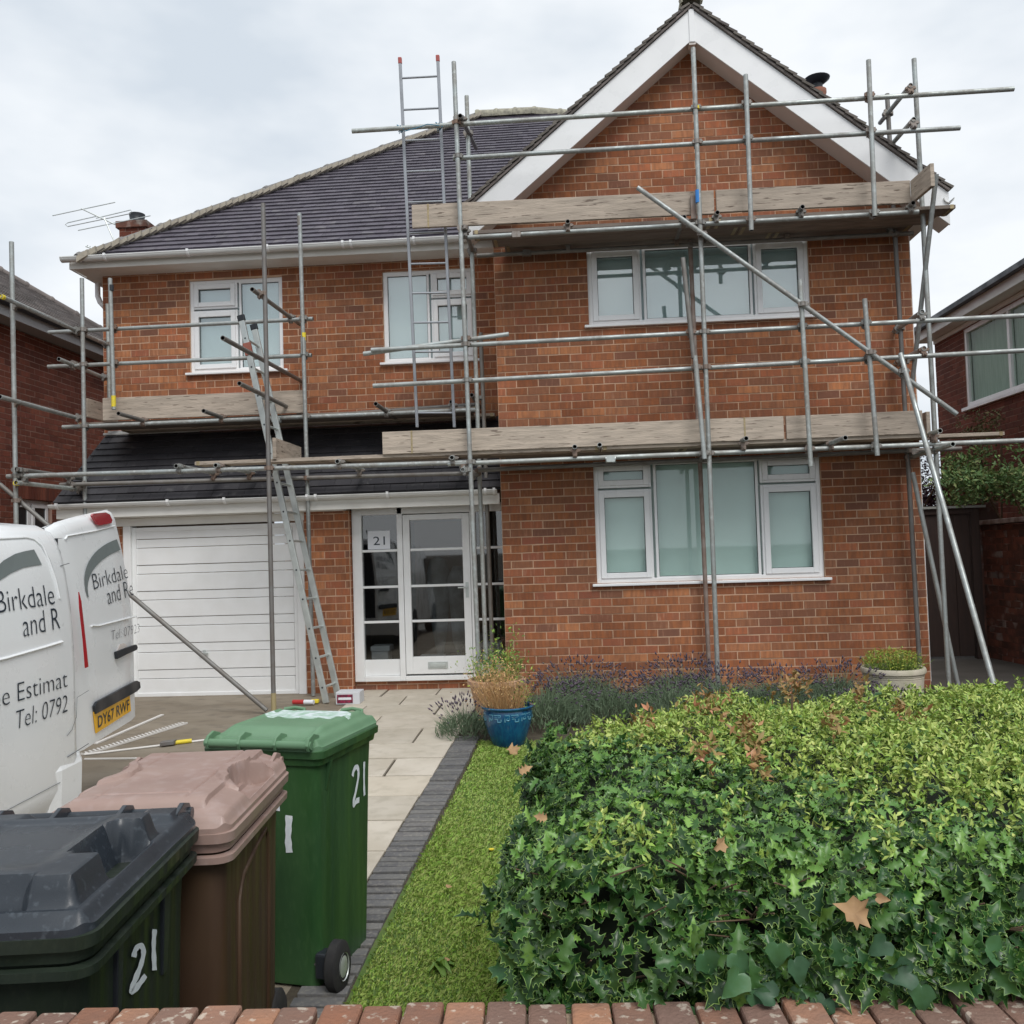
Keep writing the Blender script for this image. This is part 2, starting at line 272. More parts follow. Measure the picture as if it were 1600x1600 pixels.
def fast_mesh(name, V, T, rnd, mat, parent=None, smooth=False, origin=None, mi=None):
    """V (n,3) and faces T (m,k) as arrays: for leaves and grass in tens of thousands"""
    V = np.asarray(V, np.float32); T = np.asarray(T, np.int32); k = T.shape[1]
    if origin is None: origin = ORG[parent.name] if parent is not None else np.zeros(3)
    me = bpy.data.meshes.new(name); me.vertices.add(len(V)); me.vertices.foreach_set('co', (V-origin).astype(np.float32).ravel())
    me.loops.add(T.size); me.loops.foreach_set('vertex_index', T.ravel()); me.polygons.add(len(T)); me.polygons.foreach_set('loop_start', np.arange(0, T.size, k, dtype=np.int32))
    for q in (mat if isinstance(mat, list) else [mat]): me.materials.append(q)
    if mi is not None: me.polygons.foreach_set('material_index', mi.astype(np.int32))
    if rnd is not None: a = me.attributes.new('rnd', 'FLOAT', 'FACE'); a.data.foreach_set('value', rnd.astype(np.float32))
    if smooth: me.polygons.foreach_set('use_smooth', np.ones(len(T), bool))
    me.update(calc_edges=True); me.validate(); o = bpy.data.objects.new(name, me); COL.objects.link(o)
    if parent is not None: o.parent = parent
    else: o.location = tuple(origin)
    ORG[o.name] = A(origin)
    return o
def text_mesh(body, size, off=0., sh=0.):
    c = bpy.data.curves.new('t', 'FONT'); c.body = body; c.size = size; c.offset = off; c.shear = sh; c.resolution_u = 3
    o = bpy.data.objects.new('t', c); COL.objects.link(o); me = bpy.data.meshes.new_from_object(o); bpy.data.objects.remove(o); 
    v = np.array([x.co[:] for x in me.vertices]); f = [tuple(p.vertices) for p in me.polygons]; bpy.data.meshes.remove(me); bpy.data.curves.remove(c)
    return v, f
def text_on(g, body, size, fn, width=None, off=0., sh=0., mi=0):
    v, f = text_mesh(body, size, off, sh); w = v[:, 0].max(); k = width/w if width else 1
    g.add([fn(a*k, b) for a, b, _ in v], f, mi=mi); return w*k
def stroke(g, pts, w, fn, mi=0):
    P = A(pts); u = np.arange(len(P)); q = np.linspace(0, len(P)-1, len(P)*4); P = np.stack([np.interp(q, u, P[:, 0]), np.interp(q, u, P[:, 1])], 1); k_ = np.array([.25, .5, .25])
    for _ in range(3): P[1:-1] = P[:-2]*.25+P[1:-1]*.5+P[2:]*.25
    n = len(P); T = np.gradient(P, axis=0); T /= np.linalg.norm(T, axis=1)[:, None]; Nn = np.stack([-T[:, 1], T[:, 0]], 1)
    ws = np.array([w*(.5+.05*sin(i*1.3)+.04*sin(i*.5+1)) for i in range(n)]); a = P+Nn*ws[:, None]; b = P-Nn*ws[:, None]
    g.add([fn(*q) for q in a]+[fn(*q) for q in b], [(i, n+i, n+i+1, i+1) for i in range(n-1)], mi=mi)

# ------------------------------------------------------------ brick walls
def clip(poly, hp):
    for a, b, c in hp:
        out = []
        for i in range(len(poly)):
            p, q = poly[i-1], poly[i]; dp, dq = a*p[0]+b*p[1]-c, a*q[0]+b*q[1]-c
            if (dp <= 0) != (dq <= 0): t = dp/(dp-dq); out.append((p[0]+(q[0]-p[0])*t, p[1]+(q[1]-p[1])*t))
            if dq <= 0: out.append(q)
        poly = out
        if len(poly) < 3: return []
    return poly
def brick_wall(parent, o, ux, nrm, u0, u1, z0, z1, holes=(), hp=(), pitch=.2425, ch=.0875, joint=.0108, proud=.0035, indiv=0, mat=None, mortar=None, back=.1, name='wall', phase=0., wob=.0016, vis=None):
    o, ux, nrm = A(o), A(ux), A(nrm); uz = A((0, 0, 1)); flip = np.dot(np.cross(ux, uz), nrm) > 0
    g = G(); us = sorted({u0, u1, *[max(u0, min(u1, h[i])) for h in holes for i in (0, 1)]}); 
    for a, b in zip(us, us[1:]):                         # mortar core round the openings
        hs = sorted([(h[2], h[3]) for h in holes if h[0] < (a+b)/2 < h[1]]); z = z0
        for h0, h1 in hs+[(z1, z1)]:
            if h0 > z:
                pl = clip([(a, z), (b, z), (b, h0), (a, h0)], hp)
                if pl: g.prism(pl, o, ux, uz, nrm, -back, 0)
            z = max(z, h1)
    g.build(name, mortar, parent)
    bricks = []; r = 0; z = z0
    while z < z1-.02:
        zt = min(z+ch, z1); u = u0-(pitch/2 if r % 2 else 0)-phase
        while u < u1:
            ue = u+pitch; a, b = max(u, u0)+joint/2, min(ue, u1)-joint/2; zb, zz = z+joint/2, zt-joint/2
            if b-a > .02:
                pcs = [(a, b, zb, zz)]
                for h in holes:
                    nx = []
                    for (p, q, s, t) in pcs:
                        if q <= h[0] or p >= h[1] or t <= h[2] or s >= h[3]: nx.append((p, q, s, t)); continue
                        if p < h[0]: nx.append((p, h[0]-.001, s, t))
                        if q > h[1]: nx.append((h[1]+.001, q, s, t))
                        m0, m1 = max(p, h[0]), min(q, h[1])
                        if s < h[2]-.012: nx.append((m0, m1, s, h[2]-.001))
                        if t > h[3]+.012: nx.append((m0, m1, h[3]+.001, t))
                    pcs = nx
                bricks += [k for k in pcs if k[1]-k[0] > .012 and k[3]-k[2] > .008]
            u = ue
        z += ch; r += 1
    items = []
    for (p, q, s, t) in bricks:
        d = [RNG.normal()*wob for _ in range(4)]; pl = [(p, s+d[0]), (q, s+d[1]), (q, t+d[2]), (p, t+d[3])]
        if hp:
            inside = all(a*x+b*y <= c for a, b, c in hp for x, y in pl)
            if not inside: pl = clip(pl, hp)
            if len(pl) < 3: continue
        c = o+ux*(p+q)/2+uz*(s+t)/2; items.append((np.linalg.norm(c-CAM), c, pl, (p+q)/2, (s+t)/2))
    ok = [i for i in items if vis is None or vis(i[1])]; ok.sort(key=lambda i: i[0]); ids = {id(i) for i in ok[:indiv]}
    g = G()
    for it in items:
        dst, c, pl, uc, zc = it; k = len(pl); pr = proud+float(np.clip(RNG.normal()*.0012, -.002, .002))
        fr = [o+ux*x+uz*y+nrm*pr for x, y in pl]; bk = [o+ux*x+uz*y-nrm*.004 for x, y in pl]
        fs = [tuple(range(k)) if not flip else tuple(range(k))[::-1]]+[((i, (i+1) % k, k+(i+1) % k, k+i)[::(-1 if not flip else 1)]) for i in range(k)]
        if id(it) in ids:
            h = G(); h.add(fr+bk, fs); b = h.build('brick', mat, None, origin=c); b.parent = parent
            b.location = tuple(c-ORG[parent.name])
        else: g.add(fr+bk, fs, RNG.random()*.999+.0005)
    if g.nv: tag(g.build('brick', mat, parent), kind='stuff')

# ------------------------------------------------------------ the ground
def slab_mesh(name, quads, mat, kind=None, lift=0., parent=None, label=None, cat=None):
    g = G()
    for q in quads: g.add([(x, y, gz(y)+lift) for x, y in q], [tuple(range(len(q)))])
    return tag(g.build(name, mat, parent, origin=A((0, 0, 0)) if parent is None else None), label, cat, None, kind)
g = G()
for x0, x1, y0, y1 in ((-300, 300, -300, 0), (-300, 300, 0, 10), (-300, 300, 10, 600)):
    g.add([(x0, y0, gz(y0)-.012), (x1, y0, gz(y0)-.012), (x1, y1, gz(y1)-.012), (x0, y1, gz(y1)-.012)], [(0, 1, 2, 3)])
tag(g.build('ground', SOIL), kind='structure')
g = G(); g.add([(x, y, gz(y)) for y in (1.2, 4, 7, 10, 11.2) for x in (-8, -2.45)], [(i*2, i*2+1, i*2+3, i*2+2) for i in range(4)])
g.add([(-2.45, 1.2, gz(1.2)-.001), (-1.15, 1.2, gz(1.2)-.001), (-1.15, 4.1, gz(4.1)-.001), (-2.45, 4.1, gz(4.1)-.001)], [(0, 1, 2, 3)])
tag(g.build('driveway', DRIVE), kind='structure')
tag(G().add([(-30, -2.2, -.2), (30, -2.2, -.2), (30, 1.2, -.19), (-30, 1.2, -.19)], [(0, 1, 2, 3)]).build('pavement', PAVE), kind='structure')
tag(G().add([(-60, -9, -.3), (60, -9, -.3), (60, -2.32, -.3), (-60, -2.32, -.3)], [(0, 1, 2, 3)]).box(-60, 60, -2.32, -2.2, -.31, -.185).build('road', ROAD), kind='structure')
tag(G().add([(3.85, 9.0, 0.004), (6, 9.0, .004), (6, 14, .004), (3.85, 14, .004)], [(0, 1, 2, 3)]).build('side_passage', M('dark_concrete', (.10, .09, .08), (.06, .055, .045), ns=3, amt=.7, rough=.85)), kind='structure')  # passage concrete in a darker tone than the drive
# path of stone slabs with a border of dark bricks
path = tag(slab_mesh('path', [[(-2.47, 4.1), (-1.12, 4.1), (-.99, 10.46), (-2.47, 10.46)]], SOIL, lift=-.002), kind='structure')
def xr(y): return -1.13+.135*(y-4.1)/6.4
rows = [10.46, 9.98, 9.46, 8.90, 8.32, 7.72, 7.22, 6.71, 6.20, 5.68, 5.14, 4.62, 4.12]
joints = [(-2.17, -1.55), (-1.86,), (-2.2, -1.4), (-1.92,), (-1.41,), (-1.9,), (-1.45,), (-2.0,), (-1.5,), (-1.95,), (-1.55,), (-2.0,)]
for k in range(12):
    y1, y0 = rows[k]-.010, rows[k+1]+.010; xs = [-2.46, *joints[k], None]
    for a, b in zip(xs, xs[1:]):
        bl = (b-.010, b-.010) if b is not None else (xr(y0)-.006, xr(y1)-.006); a_ = a+.010; g = G(); h = .012+RNG.normal()*.0022; j = RNG.normal(0, .003, 8)
        P4 = [(a_+j[0], y0+j[1]), (bl[0]+j[2], y0+j[3]), (bl[1]+j[4], y1+j[5]), (a_+j[6], y1+j[7])]
        g.loft([[(x, y, gz(y)-.01) for x, y in P4], [(x, y, gz(y)+h) for x, y in P4]]); g.build('slab', SLAB, path, bev=.004)
border = tag(slab_mesh('brick_border', [[(-1.2, 3.2), (-.88, 3.2), (-.84, 7.95), (-1.03, 7.95)]], SOIL, lift=.0), kind='structure')
y = 3.3; k = 0
while y < 7.9:
    x0, h = xr(y)+.004, .014+RNG.normal()*.003; g = G(); w = .064; j = RNG.normal(0, .0025, 4)
    P4 = [(x0+j[0], y+j[1]), (x0+.20+j[2], y+.002), (x0+.20+j[2], y+w), (x0+j[0], y+w+j[3])]
    g.loft([[(a, b, gz(b)-.01) for a, b in P4], [(a, b, gz(b)+h) for a, b in P4]]); g.build('brick', EDGE, border, bev=.004); y += .0835
# lawn
lawn = tag(slab_mesh('lawn', [[(-.93, 1.72), (.75, 1.72), (.75, 4), (-.93, 4)], [(-.93, 4), (.9, 4), (.9, 7.75), (-.8, 7.75)]], M('turf_base', (.07, .14, .025), (.12, .15, .045), ns=9, amt=.7, rough=.95), lift=.001), kind='structure')
n = 110000; yy = 1.75+(7.75-1.75)*RNG.random(n)**1.5; xl = -.94+.02*(yy-2); xx = xl+1.07*RNG.random(n); far = (yy > 3.9) & (RNG.random(n) < .25); xx[far] = RNG.uniform(.05, .9, far.sum())
h = (.018+.013*RNG.random(n))*(1+.25*np.sin(xx*5+yy*2.3)); a = RNG.random(n)*2*pi; ln = .35+.9*RNG.random(n); w = .0012+.0009*(yy/4); zz = .02*(yy-10)
dx, dy = np.cos(a), np.sin(a); b = a+pi/2+RNG.normal(0, .4, n); 
V = np.stack([np.stack([xx-np.cos(b)*w, yy-np.sin(b)*w, zz], 1), np.stack([xx+np.cos(b)*w, yy+np.sin(b)*w, zz], 1),
              np.stack([xx+dx*h*ln*.3+np.cos(b)*w*.8, yy+dy*h*ln*.3+np.sin(b)*w*.8, zz+h*.6], 1), np.stack([xx+dx*h*ln, yy+dy*h*ln, zz+h*(1.25-ln*.5)], 1)], 1).reshape(-1, 3)
i4 = np.arange(n)[:, None]*4; T = np.concatenate([i4+[0, 1, 2], i4+[0, 2, 3]]); r = RNG.random(n)
tag(fast_mesh('grass', V, T, np.concatenate([r, r]), GRASS, None, origin=A((0, 5, 0))), 'short green lawn grass with yellowed patches beside the brick edged path', 'grass', None, 'stuff')

# ------------------------------------------------------------ the house
YF, YL, YG = 9.9, 11.05, 10.35           # wing front, left main front, garage front
XL, XR = -5.88, 3.80
house = empty('brick_house', (0, 10.5, 0), 'detached orange brick house with white front gable, garage and scaffolding around it', 'house')
def win_hole(x0, x1, z0, z1): return (x0, x1, z0, z1)
WLO, WUP = (.29, 2.745, 1.20, 2.54), (.30, 2.72, 4.06, 5.0)
AX, AZ, SL, SR = 1.51, 7.40, (7.40-5.43)/(1.51+.87), (7.40-5.34)/(3.98-1.51)      # bargeboard apex and slopes
zc = AZ-.02
brick_wall(house, (0, YF, 0), (1, 0, 0), (0, -1, 0), -.74, XR, -.1, 7.3, [WLO, WUP], [(-SL, 1, zc-SL*AX), (SR, 1, zc+SR*AX)], indiv=300, mat=BR, mortar=MOR, phase=.03, back=.2)
W1, W2 = (-4.74, -3.53, 3.97, 5.16), (-2.24, -1.07, 3.99, 5.15)
brick_wall(house, (0, YL, 0), (1, 0, 0), (0, -1, 0), XL, -.75, 2.9, 5.33, [W1, W2], indiv=0, mat=BR, mortar=MOR, back=.2)
brick_wall(house, (0, YG, 0), (1, 0, 0), (0, -1, 0), -3.13, -2.568, -.1, 2.12, indiv=0, mat=BR, mortar=MOR, back=.1, phase=.1)
brick_wall(house, (-2.565, YG, 0), (0, 1, 0), (1, 0, 0), 0, .16, -.1, 2.12, indiv=0, mat=BR, mortar=MOR, back=.0025)
brick_wall(house, (XR+.003, YF+.004, 0), (0, 1, 0), (1, 0, 0), 0, 8, -.1, 5.35, indiv=0, mat=BR, mortar=MOR, back=.2)
brick_wall(house, (-2.555, 10.47, 0), (1, 0, 0), (0, -1, 0), 0, 1.80, -.02, .105, indiv=0, mat=BR, mortar=MOR, back=.1)
for q_ in ((XL, XL+.2, YL+.2, 17, 0, 5.27), (-.74, -.6, YF+.2, 18, -.1, 5.4), (XL+.2, XR, 17.6, 17.8, 0, 5.27)): G().box(*q_).build('wall', MOR, house)
g = G();
g = G(); g.box(XR-.12, XR+.028, YF+.05, YF+.09, .05, 5.0); g.build('corner_bead', UPVC, house)
brick_wall(house, (0, YG, 0), (1, 0, 0), (0, -1, 0), -5.95, -5.30, -.1, 2.12, indiv=0, mat=BR, mortar=MOR, back=.1)
# --- windows
def frame_rect(g, x0, x1, z0, z1, w, y0, y1):
    g.box(x0, x0+w, y0, y1, z0, z1); g.box(x1-w, x1, y0, y1, z0, z1); g.box(x0+w, x1-w, y0, y1, z0, z0+w); g.box(x0+w, x1-w, y0, y1, z1-w, z1)
def window(par, Yw, hole, cells, blind, name='window', gl=None):
    """cells: (x0,x1,z0,z1,kind) kind 'f' fixed light, 'c' opening casement"""
    x0, x1, z0, z1 = hole; g = G(); y = Yw+.03
    frame_rect(g, x0, x1, z0, z1, .045, y, y+.07)
    xs = sorted({c[0] for c in cells if c[0] > x0+.06})
    wn = g.build(name, UPVC, par, bev=.004)
    for (a, b, c, d, k) in cells:
        h = G(); frame_rect(h, a-.004, b+.004, c-.004, d+.004, .03, y+.004, y+.06)
        if k == 'c': frame_rect(h, a+.022, b-.022, c+.022, d-.022, .058, y-.016, y+.05); i = .08
        else: i = .026
        h.build('casement' if k == 'c' else 'frame', UPVC, wn, bev=.005)
        h = G(); h.box(a+i, b-i, y+.028, y+.030, c+i, d-i); h.build('pane', GLASSU if blind is BLIND2 else GLASS, wn)
        h = G(); frame_rect(h, a+i-.001, b-i+.001, c+i-.001, d-i+.001, .006, y+.018, y+.027); h.build('glazing_bead', BPLA, wn)
    h = G(); h.box(x0+.03, x1-.03, y+.10, y+.115, z0+.03, z1-.03); h.build('blind', blind, wn)
    h = G(); h.box(x0-.05, x1+.06, Yw-.055, y+.004, z0-.032, z0-.002); h.build('sill', UPVC, wn, bev=.006)
    return wn
a, b, c, d = WLO; m1, m2 = .915, 2.105
window(house, YF, WLO, [(a+.03, m1, 2.25, d-.03, 'c'), (a+.03, m1, c+.03, 2.22, 'c'), (m1+.035, m2-.03, c+.03, d-.03, 'f'), (m2, b-.03, 2.25, d-.03, 'c'), (m2, b-.03, c+.03, 2.22, 'c')], BLIND)
a, b, c, d = WUP; m1, m2 = .885, 2.135
window(house, YF, WUP, [(a+.03, m1, c+.03, d-.09, 'c'), (m1+.035, m2-.03, c+.03, d-.09, 'f'), (m2, b-.03, c+.03, d-.09, 'c')], BLIND2)
a, b, c, d = W1; window(house, YL, W1, [(a+.03, -4.13, 4.80, d-.03, 'c'), (a+.03, -4.13, c+.03, 4.77, 'c'), (-4.10, b-.03, c+.03, d-.03, 'f')], BLIND2)
a, b, c, d = W2; window(house, YL, W2, [(a+.03, -1.66, c+.03, d-.03, 'f'), (-1.63, b-.03, 4.80, d-.03, 'c'), (-1.63, b-.03, c+.03, 4.77, 'c')], BLIND2)
# --- garage door: ribbed boards in a white frame
g = G(); Y = YG+.05; gx0, gx1 = -5.20, -3.20
g.box(gx1, gx1+.09, YG-.02, Y+.1, -.02, 2.02); g.box(gx0-.09, gx0, YG-.02, Y+.1, -.02, 2.02); gd = g.build('garage_door', PAINT, house, bev=.006)
z = 0.0; k = 0
while z < 1.99:
    hgt = (.205, .105)[k % 2]; t = min(z+hgt, 2.0); g = G()
    g.box(gx0+.045, gx1-.055, Y-.012-(.008 if k % 2 == 0 else 0), Y+.03, z+.003, t-.003); g.build('panel', PAINT, gd, bev=.005, bseg=2); z = t; k += 1
g = G(); frame_rect(g, gx0, gx1, -.01, 2.0, .05, Y-.03, Y+.035); g.build('frame', PAINT, gd, bev=.004)
g = G(); g.box(gx0-.9, gx1+.1, YG-.012, Y+.02, 2.02, 2.115); g.build('header_board', FASC, house, bev=.004)
g = G(); g.box(-6.0, -.775, YG-.20, YG-.165, 2.125, 2.25); g.box(-6.0, -2.6, YG-.16, YG-.002, 2.117, 2.14); g.build('fascia', FASC, house, bev=.004)
c = at(319, 1021, 10.36); G().box(c[0]-.05, c[0]+.05, 10.34, 10.36, c[2]-.012, c[2]+.012).box(c[0]-.012, c[0]+.012, 10.352, 10.38, c[2]-.04, c[2]+.04).build('handle', ALU, gd, bev=.003)
# --- gutters
def gutter(x0, x1, Y, z, r=.055, brk=()):
    g = G(); t = np.linspace(pi, 2*pi, 11); rings = []
    for x in (x0, x1): rings.append([(x, Y+r*cos(a_), z+r*sin(a_)*.95) for a_ in t]+[(x, Y+(r-.006)*cos(a_), z+(r-.006)*sin(a_)*.95) for a_ in t[::-1]])
    g.loft(rings); g.box(x0, x1, Y-r-.004, Y-r+.006, z-.004, z+.008); o = g.build('gutter', GUT, house, smooth=40)
    for x in brk:
        g = G(); rg = [[(xx, Y+(r+.009)*cos(a_), z+(r+.009)*sin(a_)*.95) for a_ in np.linspace(pi, 2*pi, 9)]+[(xx, Y+r*cos(a_), z+r*sin(a_)*.95) for a_ in np.linspace(pi, 2*pi, 9)[::-1]] for xx in (x-.014, x+.014)]
        g.loft(rg); g.box(x-.014, x+.014, Y-r-.012, Y-r+.008, z-.01, z+.022); g.build('bracket', UPVC, o, smooth=40)
    return o
gutter(-6.17, -.98, 10.62, 5.385, brk=(-5.6, -4.55, -3.55, -2.62, -2.52, -1.75, -1.05))
gutter(-6.05, -.80, YG-.235, 2.285, .05, brk=(-5.95, -4.62, -3.95, -2.98, -2.88, -2.05, -.93, -.83))
g = G(); g.box(-6.10, -.74, 10.70, 10.725, 5.272, 5.37); g.box(-6.08, -.74, 10.725, 11.05, 5.275, 5.285); g.box(-6.12, -6.10, 10.70, 16, 5.272, 5.37); g.box(-6.10, -5.88, 11.05, 16, 5.275, 5.285); g.build('fascia', FASC, house)
g = G(); g.poly([(-6.08, 11.3, 5.3), (-6.08, 11.3, 5.1), (-6.05, 11.3, 5.02), (-5.97, 11.3, 4.93), (-5.93, 11.3, 4.85), (-5.93, 11.3, 2.6)], .034, 10); g.build('downpipe', UPVC, house, smooth=40)
# --- tiled slopes: courses of lapped tiles
def tiles(par, p0, p1, q0, q1, n, mat, w=.168, th=.013, name='roof_tiles', lift=.0):
    """eaves p0-p1, top q0-q1 (trapezium); n courses"""
    p0, p1, q0, q1 = map(A, (p0, p1, q0, q1)); ud = unit(p1-p0); up = unit(((q0+q1)-(p0+p1))/2 - ud*np.dot(((q0+q1)-(p0+p1))/2, ud)); nn = np.cross(ud, up); g = G()
    for k in range(n):
        t0, t1 = k/n, min((k+1.25)/n, 1.0); a0, b0 = p0+(q0-p0)*t0, p1+(q1-p1)*t0; a1, b1 = p0+(q0-p0)*t1, p1+(q1-p1)*t1
        L0 = np.dot(a0-p0, ud); L1 = np.dot(b0-p0, ud); x = (math.floor(L0/w)-(.5 if k % 2 else 0))*w
        while x < L1:
            s, e = max(x, L0)+.0015, min(x+w, L1)-.0015; x += w
            if e-s < .02: continue
            bl, br = a0+ud*(s-L0), a0+ud*(e-L0); up_ = a1-a0-ud*np.dot(a1-a0, ud); d = RNG.normal(0, .0016, 2)
            lo = nn*(th*1.25+lift); hi = nn*(.001+lift)
            g.add([bl+lo+nn*d[0], br+lo+nn*d[1], br+up_+hi, bl+up_+hi, bl+nn*(lift-.004), br+nn*(lift-.004)], [(0, 1, 2, 3), (4, 5, 1, 0), (4, 0, 3), (5, 2, 1)], RNG.random()*.999+.0005)
    return tag(g.build(name, mat, par), kind='stuff')
RY, RZ = 15.5, 9.24; e0, e1 = A((-5.99, 10.66, 5.375)), A((1.2, 10.66, 5.385)); r0, r1 = A((-1.40, RY, RZ)), A((1.2, RY, RZ))
g = G(); g.add([e0-A((0, 0, .02)), e1-A((0, 0, .02)), r1-A((0, 0, .02)), r0-A((0, 0, .02)), (-6.11, 20.3, 5.365), (1.2, 20.3, 5.365)], [(0, 1, 2, 3), (0, 3, 4), (4, 3, 2, 5)]); g.build('roof', TILE, house)
tiles(house, e0, e1, r0, r1, 40, TILE, th=.021)
tiles(house, (-6.11, 20.3, 5.385), e0, r0+A((0, .01, 0)), r0, 42, TILE)
def ridge_run(par, a, b, n, mat, r=.12):
    a, b = A(a), A(b); d = (b-a)/n
    for k in range(n):
        g = G(); p, q = a+d*k, a+d*(k+1.04); dd = unit(d); x = unit(np.cross(dd, (0, 0, 1))); z = np.cross(x, dd); t = np.linspace(-.15*pi, 1.15*pi, 10); rings = []
        for pt, rr in ((p, r), (p+dd*.03, r+.012), (p+dd*.06, r+.012), (p+dd*.07, r), (q, r-.008)): rings.append([pt+x*rr*cos(s_)+z*(rr*.8*sin(s_)-.02) for s_ in t]+[pt+x*(rr-.014)*cos(s_)+z*((rr-.014)*.8*sin(s_)-.02) for s_ in t[::-1]])
        g.loft(rings); g.build('ridge_tile', mat, par, smooth=40)
ridge_run(house, e0+A((0, 0, .0)), r0+A((0, 0, .02)), 13, RIDGE, .115); ridge_run(house, r0+A((0, 0, .03)), A((-.40, RY, RZ+.03)), 3, LICH, .14); ridge_run(house, (-.40, RY, RZ+.03), (.5, RY, RZ-.1), 2, LICH, .14)
g = G(); 
for k in range(70):                                    # mortar bedding along the hip
    t = k/70; c = e0+(r0-e0)*t+A((.12, -.10, .0+.02*RNG.random())); g.obox(c, (.06+.02*RNG.random(), 0, .04), (0, .02, .0), (0, 0, .022+.016*RNG.random()))
g.build('bedding', M('lime_mortar', (.42, .38, .31), (.3, .27, .22), ns=20, amt=.6, rough=.95), house)
# lean-to over garage and porch
l0, l1, t0_, t1_ = A((-6.02, YG-.22, 2.31)), A((-.745, YG-.22, 2.31)), A((-5.80, 11.04, 3.26)), A((-.745, 11.04, 3.26))
g = G(); g.add([l0-A((0, 0, .02)), l1-A((0, 0, .02)), t1_-A((0, 0, .02)), t0_-A((0, 0, .02)), (-6.02, 14, 2.29), (-5.88, 14, 2.9)], [(0, 1, 2, 3), (0, 3, 5, 4)]); g.build('porch_roof', TILE3, house)
tiles(house, l0, l1, t0_, t1_, 11, TILE3, w=.19, th=.016)
g = G(); g.box(-5.82, -4.9, YL-.035, YL-.002, 3.215, 3.27); g.box(-5.85, -4.6, YL-.10, YL-.035, 3.205, 3.235); g.build('flashing', LEAD, house, bev=.006)
# --- front gable: bargeboards, soffit, verge tiles, roof of the wing
YB = 9.60
def barge(x_end, z_end, s):
    g = G(); ap = A((AX, YB, AZ)); en = A((x_end, YB, z_end)); dn = .345
    pts = [ap, en, en-A((0, 0, dn)), ap-A((0, 0, dn))]; g.loft([pts, [p+A((0, .022, 0)) for p in pts]]); g.build('bargeboard', UPVC, house, bev=.003)
    g = G(); a2, e2 = ap-A((0, 0, dn-.012)), en-A((0, 0, dn-.012)); pts = [a2+A((0, .022, 0)), e2+A((0, .022, 0)), e2+A((0, YF-YB-.004, 0)), a2+A((0, YF-YB-.004, 0))]; g.loft([pts, [p+A((0, 0, .012)) for p in pts]]); g.build('soffit', SOFF, house)
    g = G(); top = A((0, 0, .012)); bb = A((0, 8.2, 0)); pts = [ap+top, en+top, en+top+A((0, 0, .05)), ap+top+A((0, 0, .05))]; g.loft([[p+A((0, .05, 0)) for p in pts], [p+bb for p in pts]]); g.build('roof', TILE, house)
    n = 30
    for k in range(n):
        g = G(); t0, t1 = 1-k/n, 1-(k+1.25)/n; p, q = ap+(en-ap)*t0, ap+(en-ap)*max(t1, -.002); nn = unit(A((-(en-ap)[2], 0, (en-ap)[0]))); nn = nn if nn[2] > 0 else -nn
        wv = RNG.normal(0, .003); g.loft([[p+nn*.045+A((0, -.045+wv, .0)), p+nn*.072+A((0, -.045+wv, 0)), q+nn*.050+A((0, -.045+wv, 0)), q+nn*.028+A((0, -.045+wv, 0))], [p+nn*.045+A((0, .35, 0)), p+nn*.072+A((0, .35, 0)), q+nn*.050+A((0, .35, 0)), q+nn*.028+A((0, .35, 0))]]); g.build('verge_tile', VTILE, house)
    g = G(); g.beam(ap+A((0, -.002, .022)), en+A((0, -.002, .022)), .05, .022); g.build('verge_mortar', TILE2, house)
EL, ER = (-.98, AZ-SL*(AX+.98)), (4.12, AZ-SR*(4.12-AX))
barge(EL[0], EL[1], SL); barge(ER[0], ER[1], SR)
g = G(); g.box(AX-.03, AX+.03, YB-.012, YB+.02, AZ-.375, AZ-.01); g.build('joint_strip', UPVC, house, bev=.004)
g = G(); g.box(AX-.035, AX+.035, YB, YB+.1, AZ-.40, AZ-.37); g.build('joint_cap', SOFF, house)
ridge_run(house, (AX, YB-.07, AZ+.10), (AX, YB+3, AZ+.10), 7, LICH, .12)
g = G(); g.box(4.03, 4.05, YB+.04, 17, ER[1]-.2, ER[1]-.02); g.box(3.84, 4.03, YF, 17, ER[1]-.2, ER[1]-.188); g.build('fascia', FASC, house)
g = G(); t = np.linspace(pi, 2*pi, 11); g.loft([[(4.115+.055*cos(a_), yy_, ER[1]-.06+.055*sin(a_)) for a_ in t]+[(4.115+.049*cos(a_), yy_, ER[1]-.06+.049*sin(a_)) for a_ in t[::-1]] for yy_ in (YB-.02, 17)]); g.build('gutter', GUT, house, smooth=40)
# --- porch: glazed door, side lights, paper number, letterbox
YD = 10.47; g = G(); px0, px1 = -2.555, -.78
def dz(v): return .13+v
g.box(px0, px0+.115, YD-.05, YD+.06, .11, 2.16); g.box(-2.02, -1.955, YD-.05, YD+.06, .11, 2.16); g.box(-1.16, -1.09, YD-.05, YD+.06, .11, 2.16); g.box(px0+.115, px1, YD-.05, YD+.06, 2.06, 2.16)
g.box(px0+.115, -2.02, YD-.06, YD+.06, .11, .17); g.box(-1.955, -1.16, YD-.06, YD+.06, .11, .165); g.box(-1.09, px1, YD-.05, YD+.06, .11, .30)
pf = g.build('porch_frame', PAINT, house, bev=.006)
g = G(); g.box(px0+.115, -2.02, YD-.02, YD+.02, .172, .36); g.build('panel', PAINT, pf, bev=.003)
bz = [(.80), (1.21), (1.635)]
def glazed(x0, x1, z0, z1, par, bars):
    for zb in bars: G().box(x0, x1, YD-.03, YD+.01, zb-.014, zb+.014).build('glazing_bar', PAINT, par, bev=.004)
    zs = [z0, *bars, z1]
    for a, b in zip(zs, zs[1:]): G().box(x0, x1, YD-.006, YD-.003, a, b).build('pane', GLASSD, par)
glazed(px0+.115, -2.02, .36, 2.06, pf, bz); glazed(-1.09, px1, .30, 2.06, pf, bz)
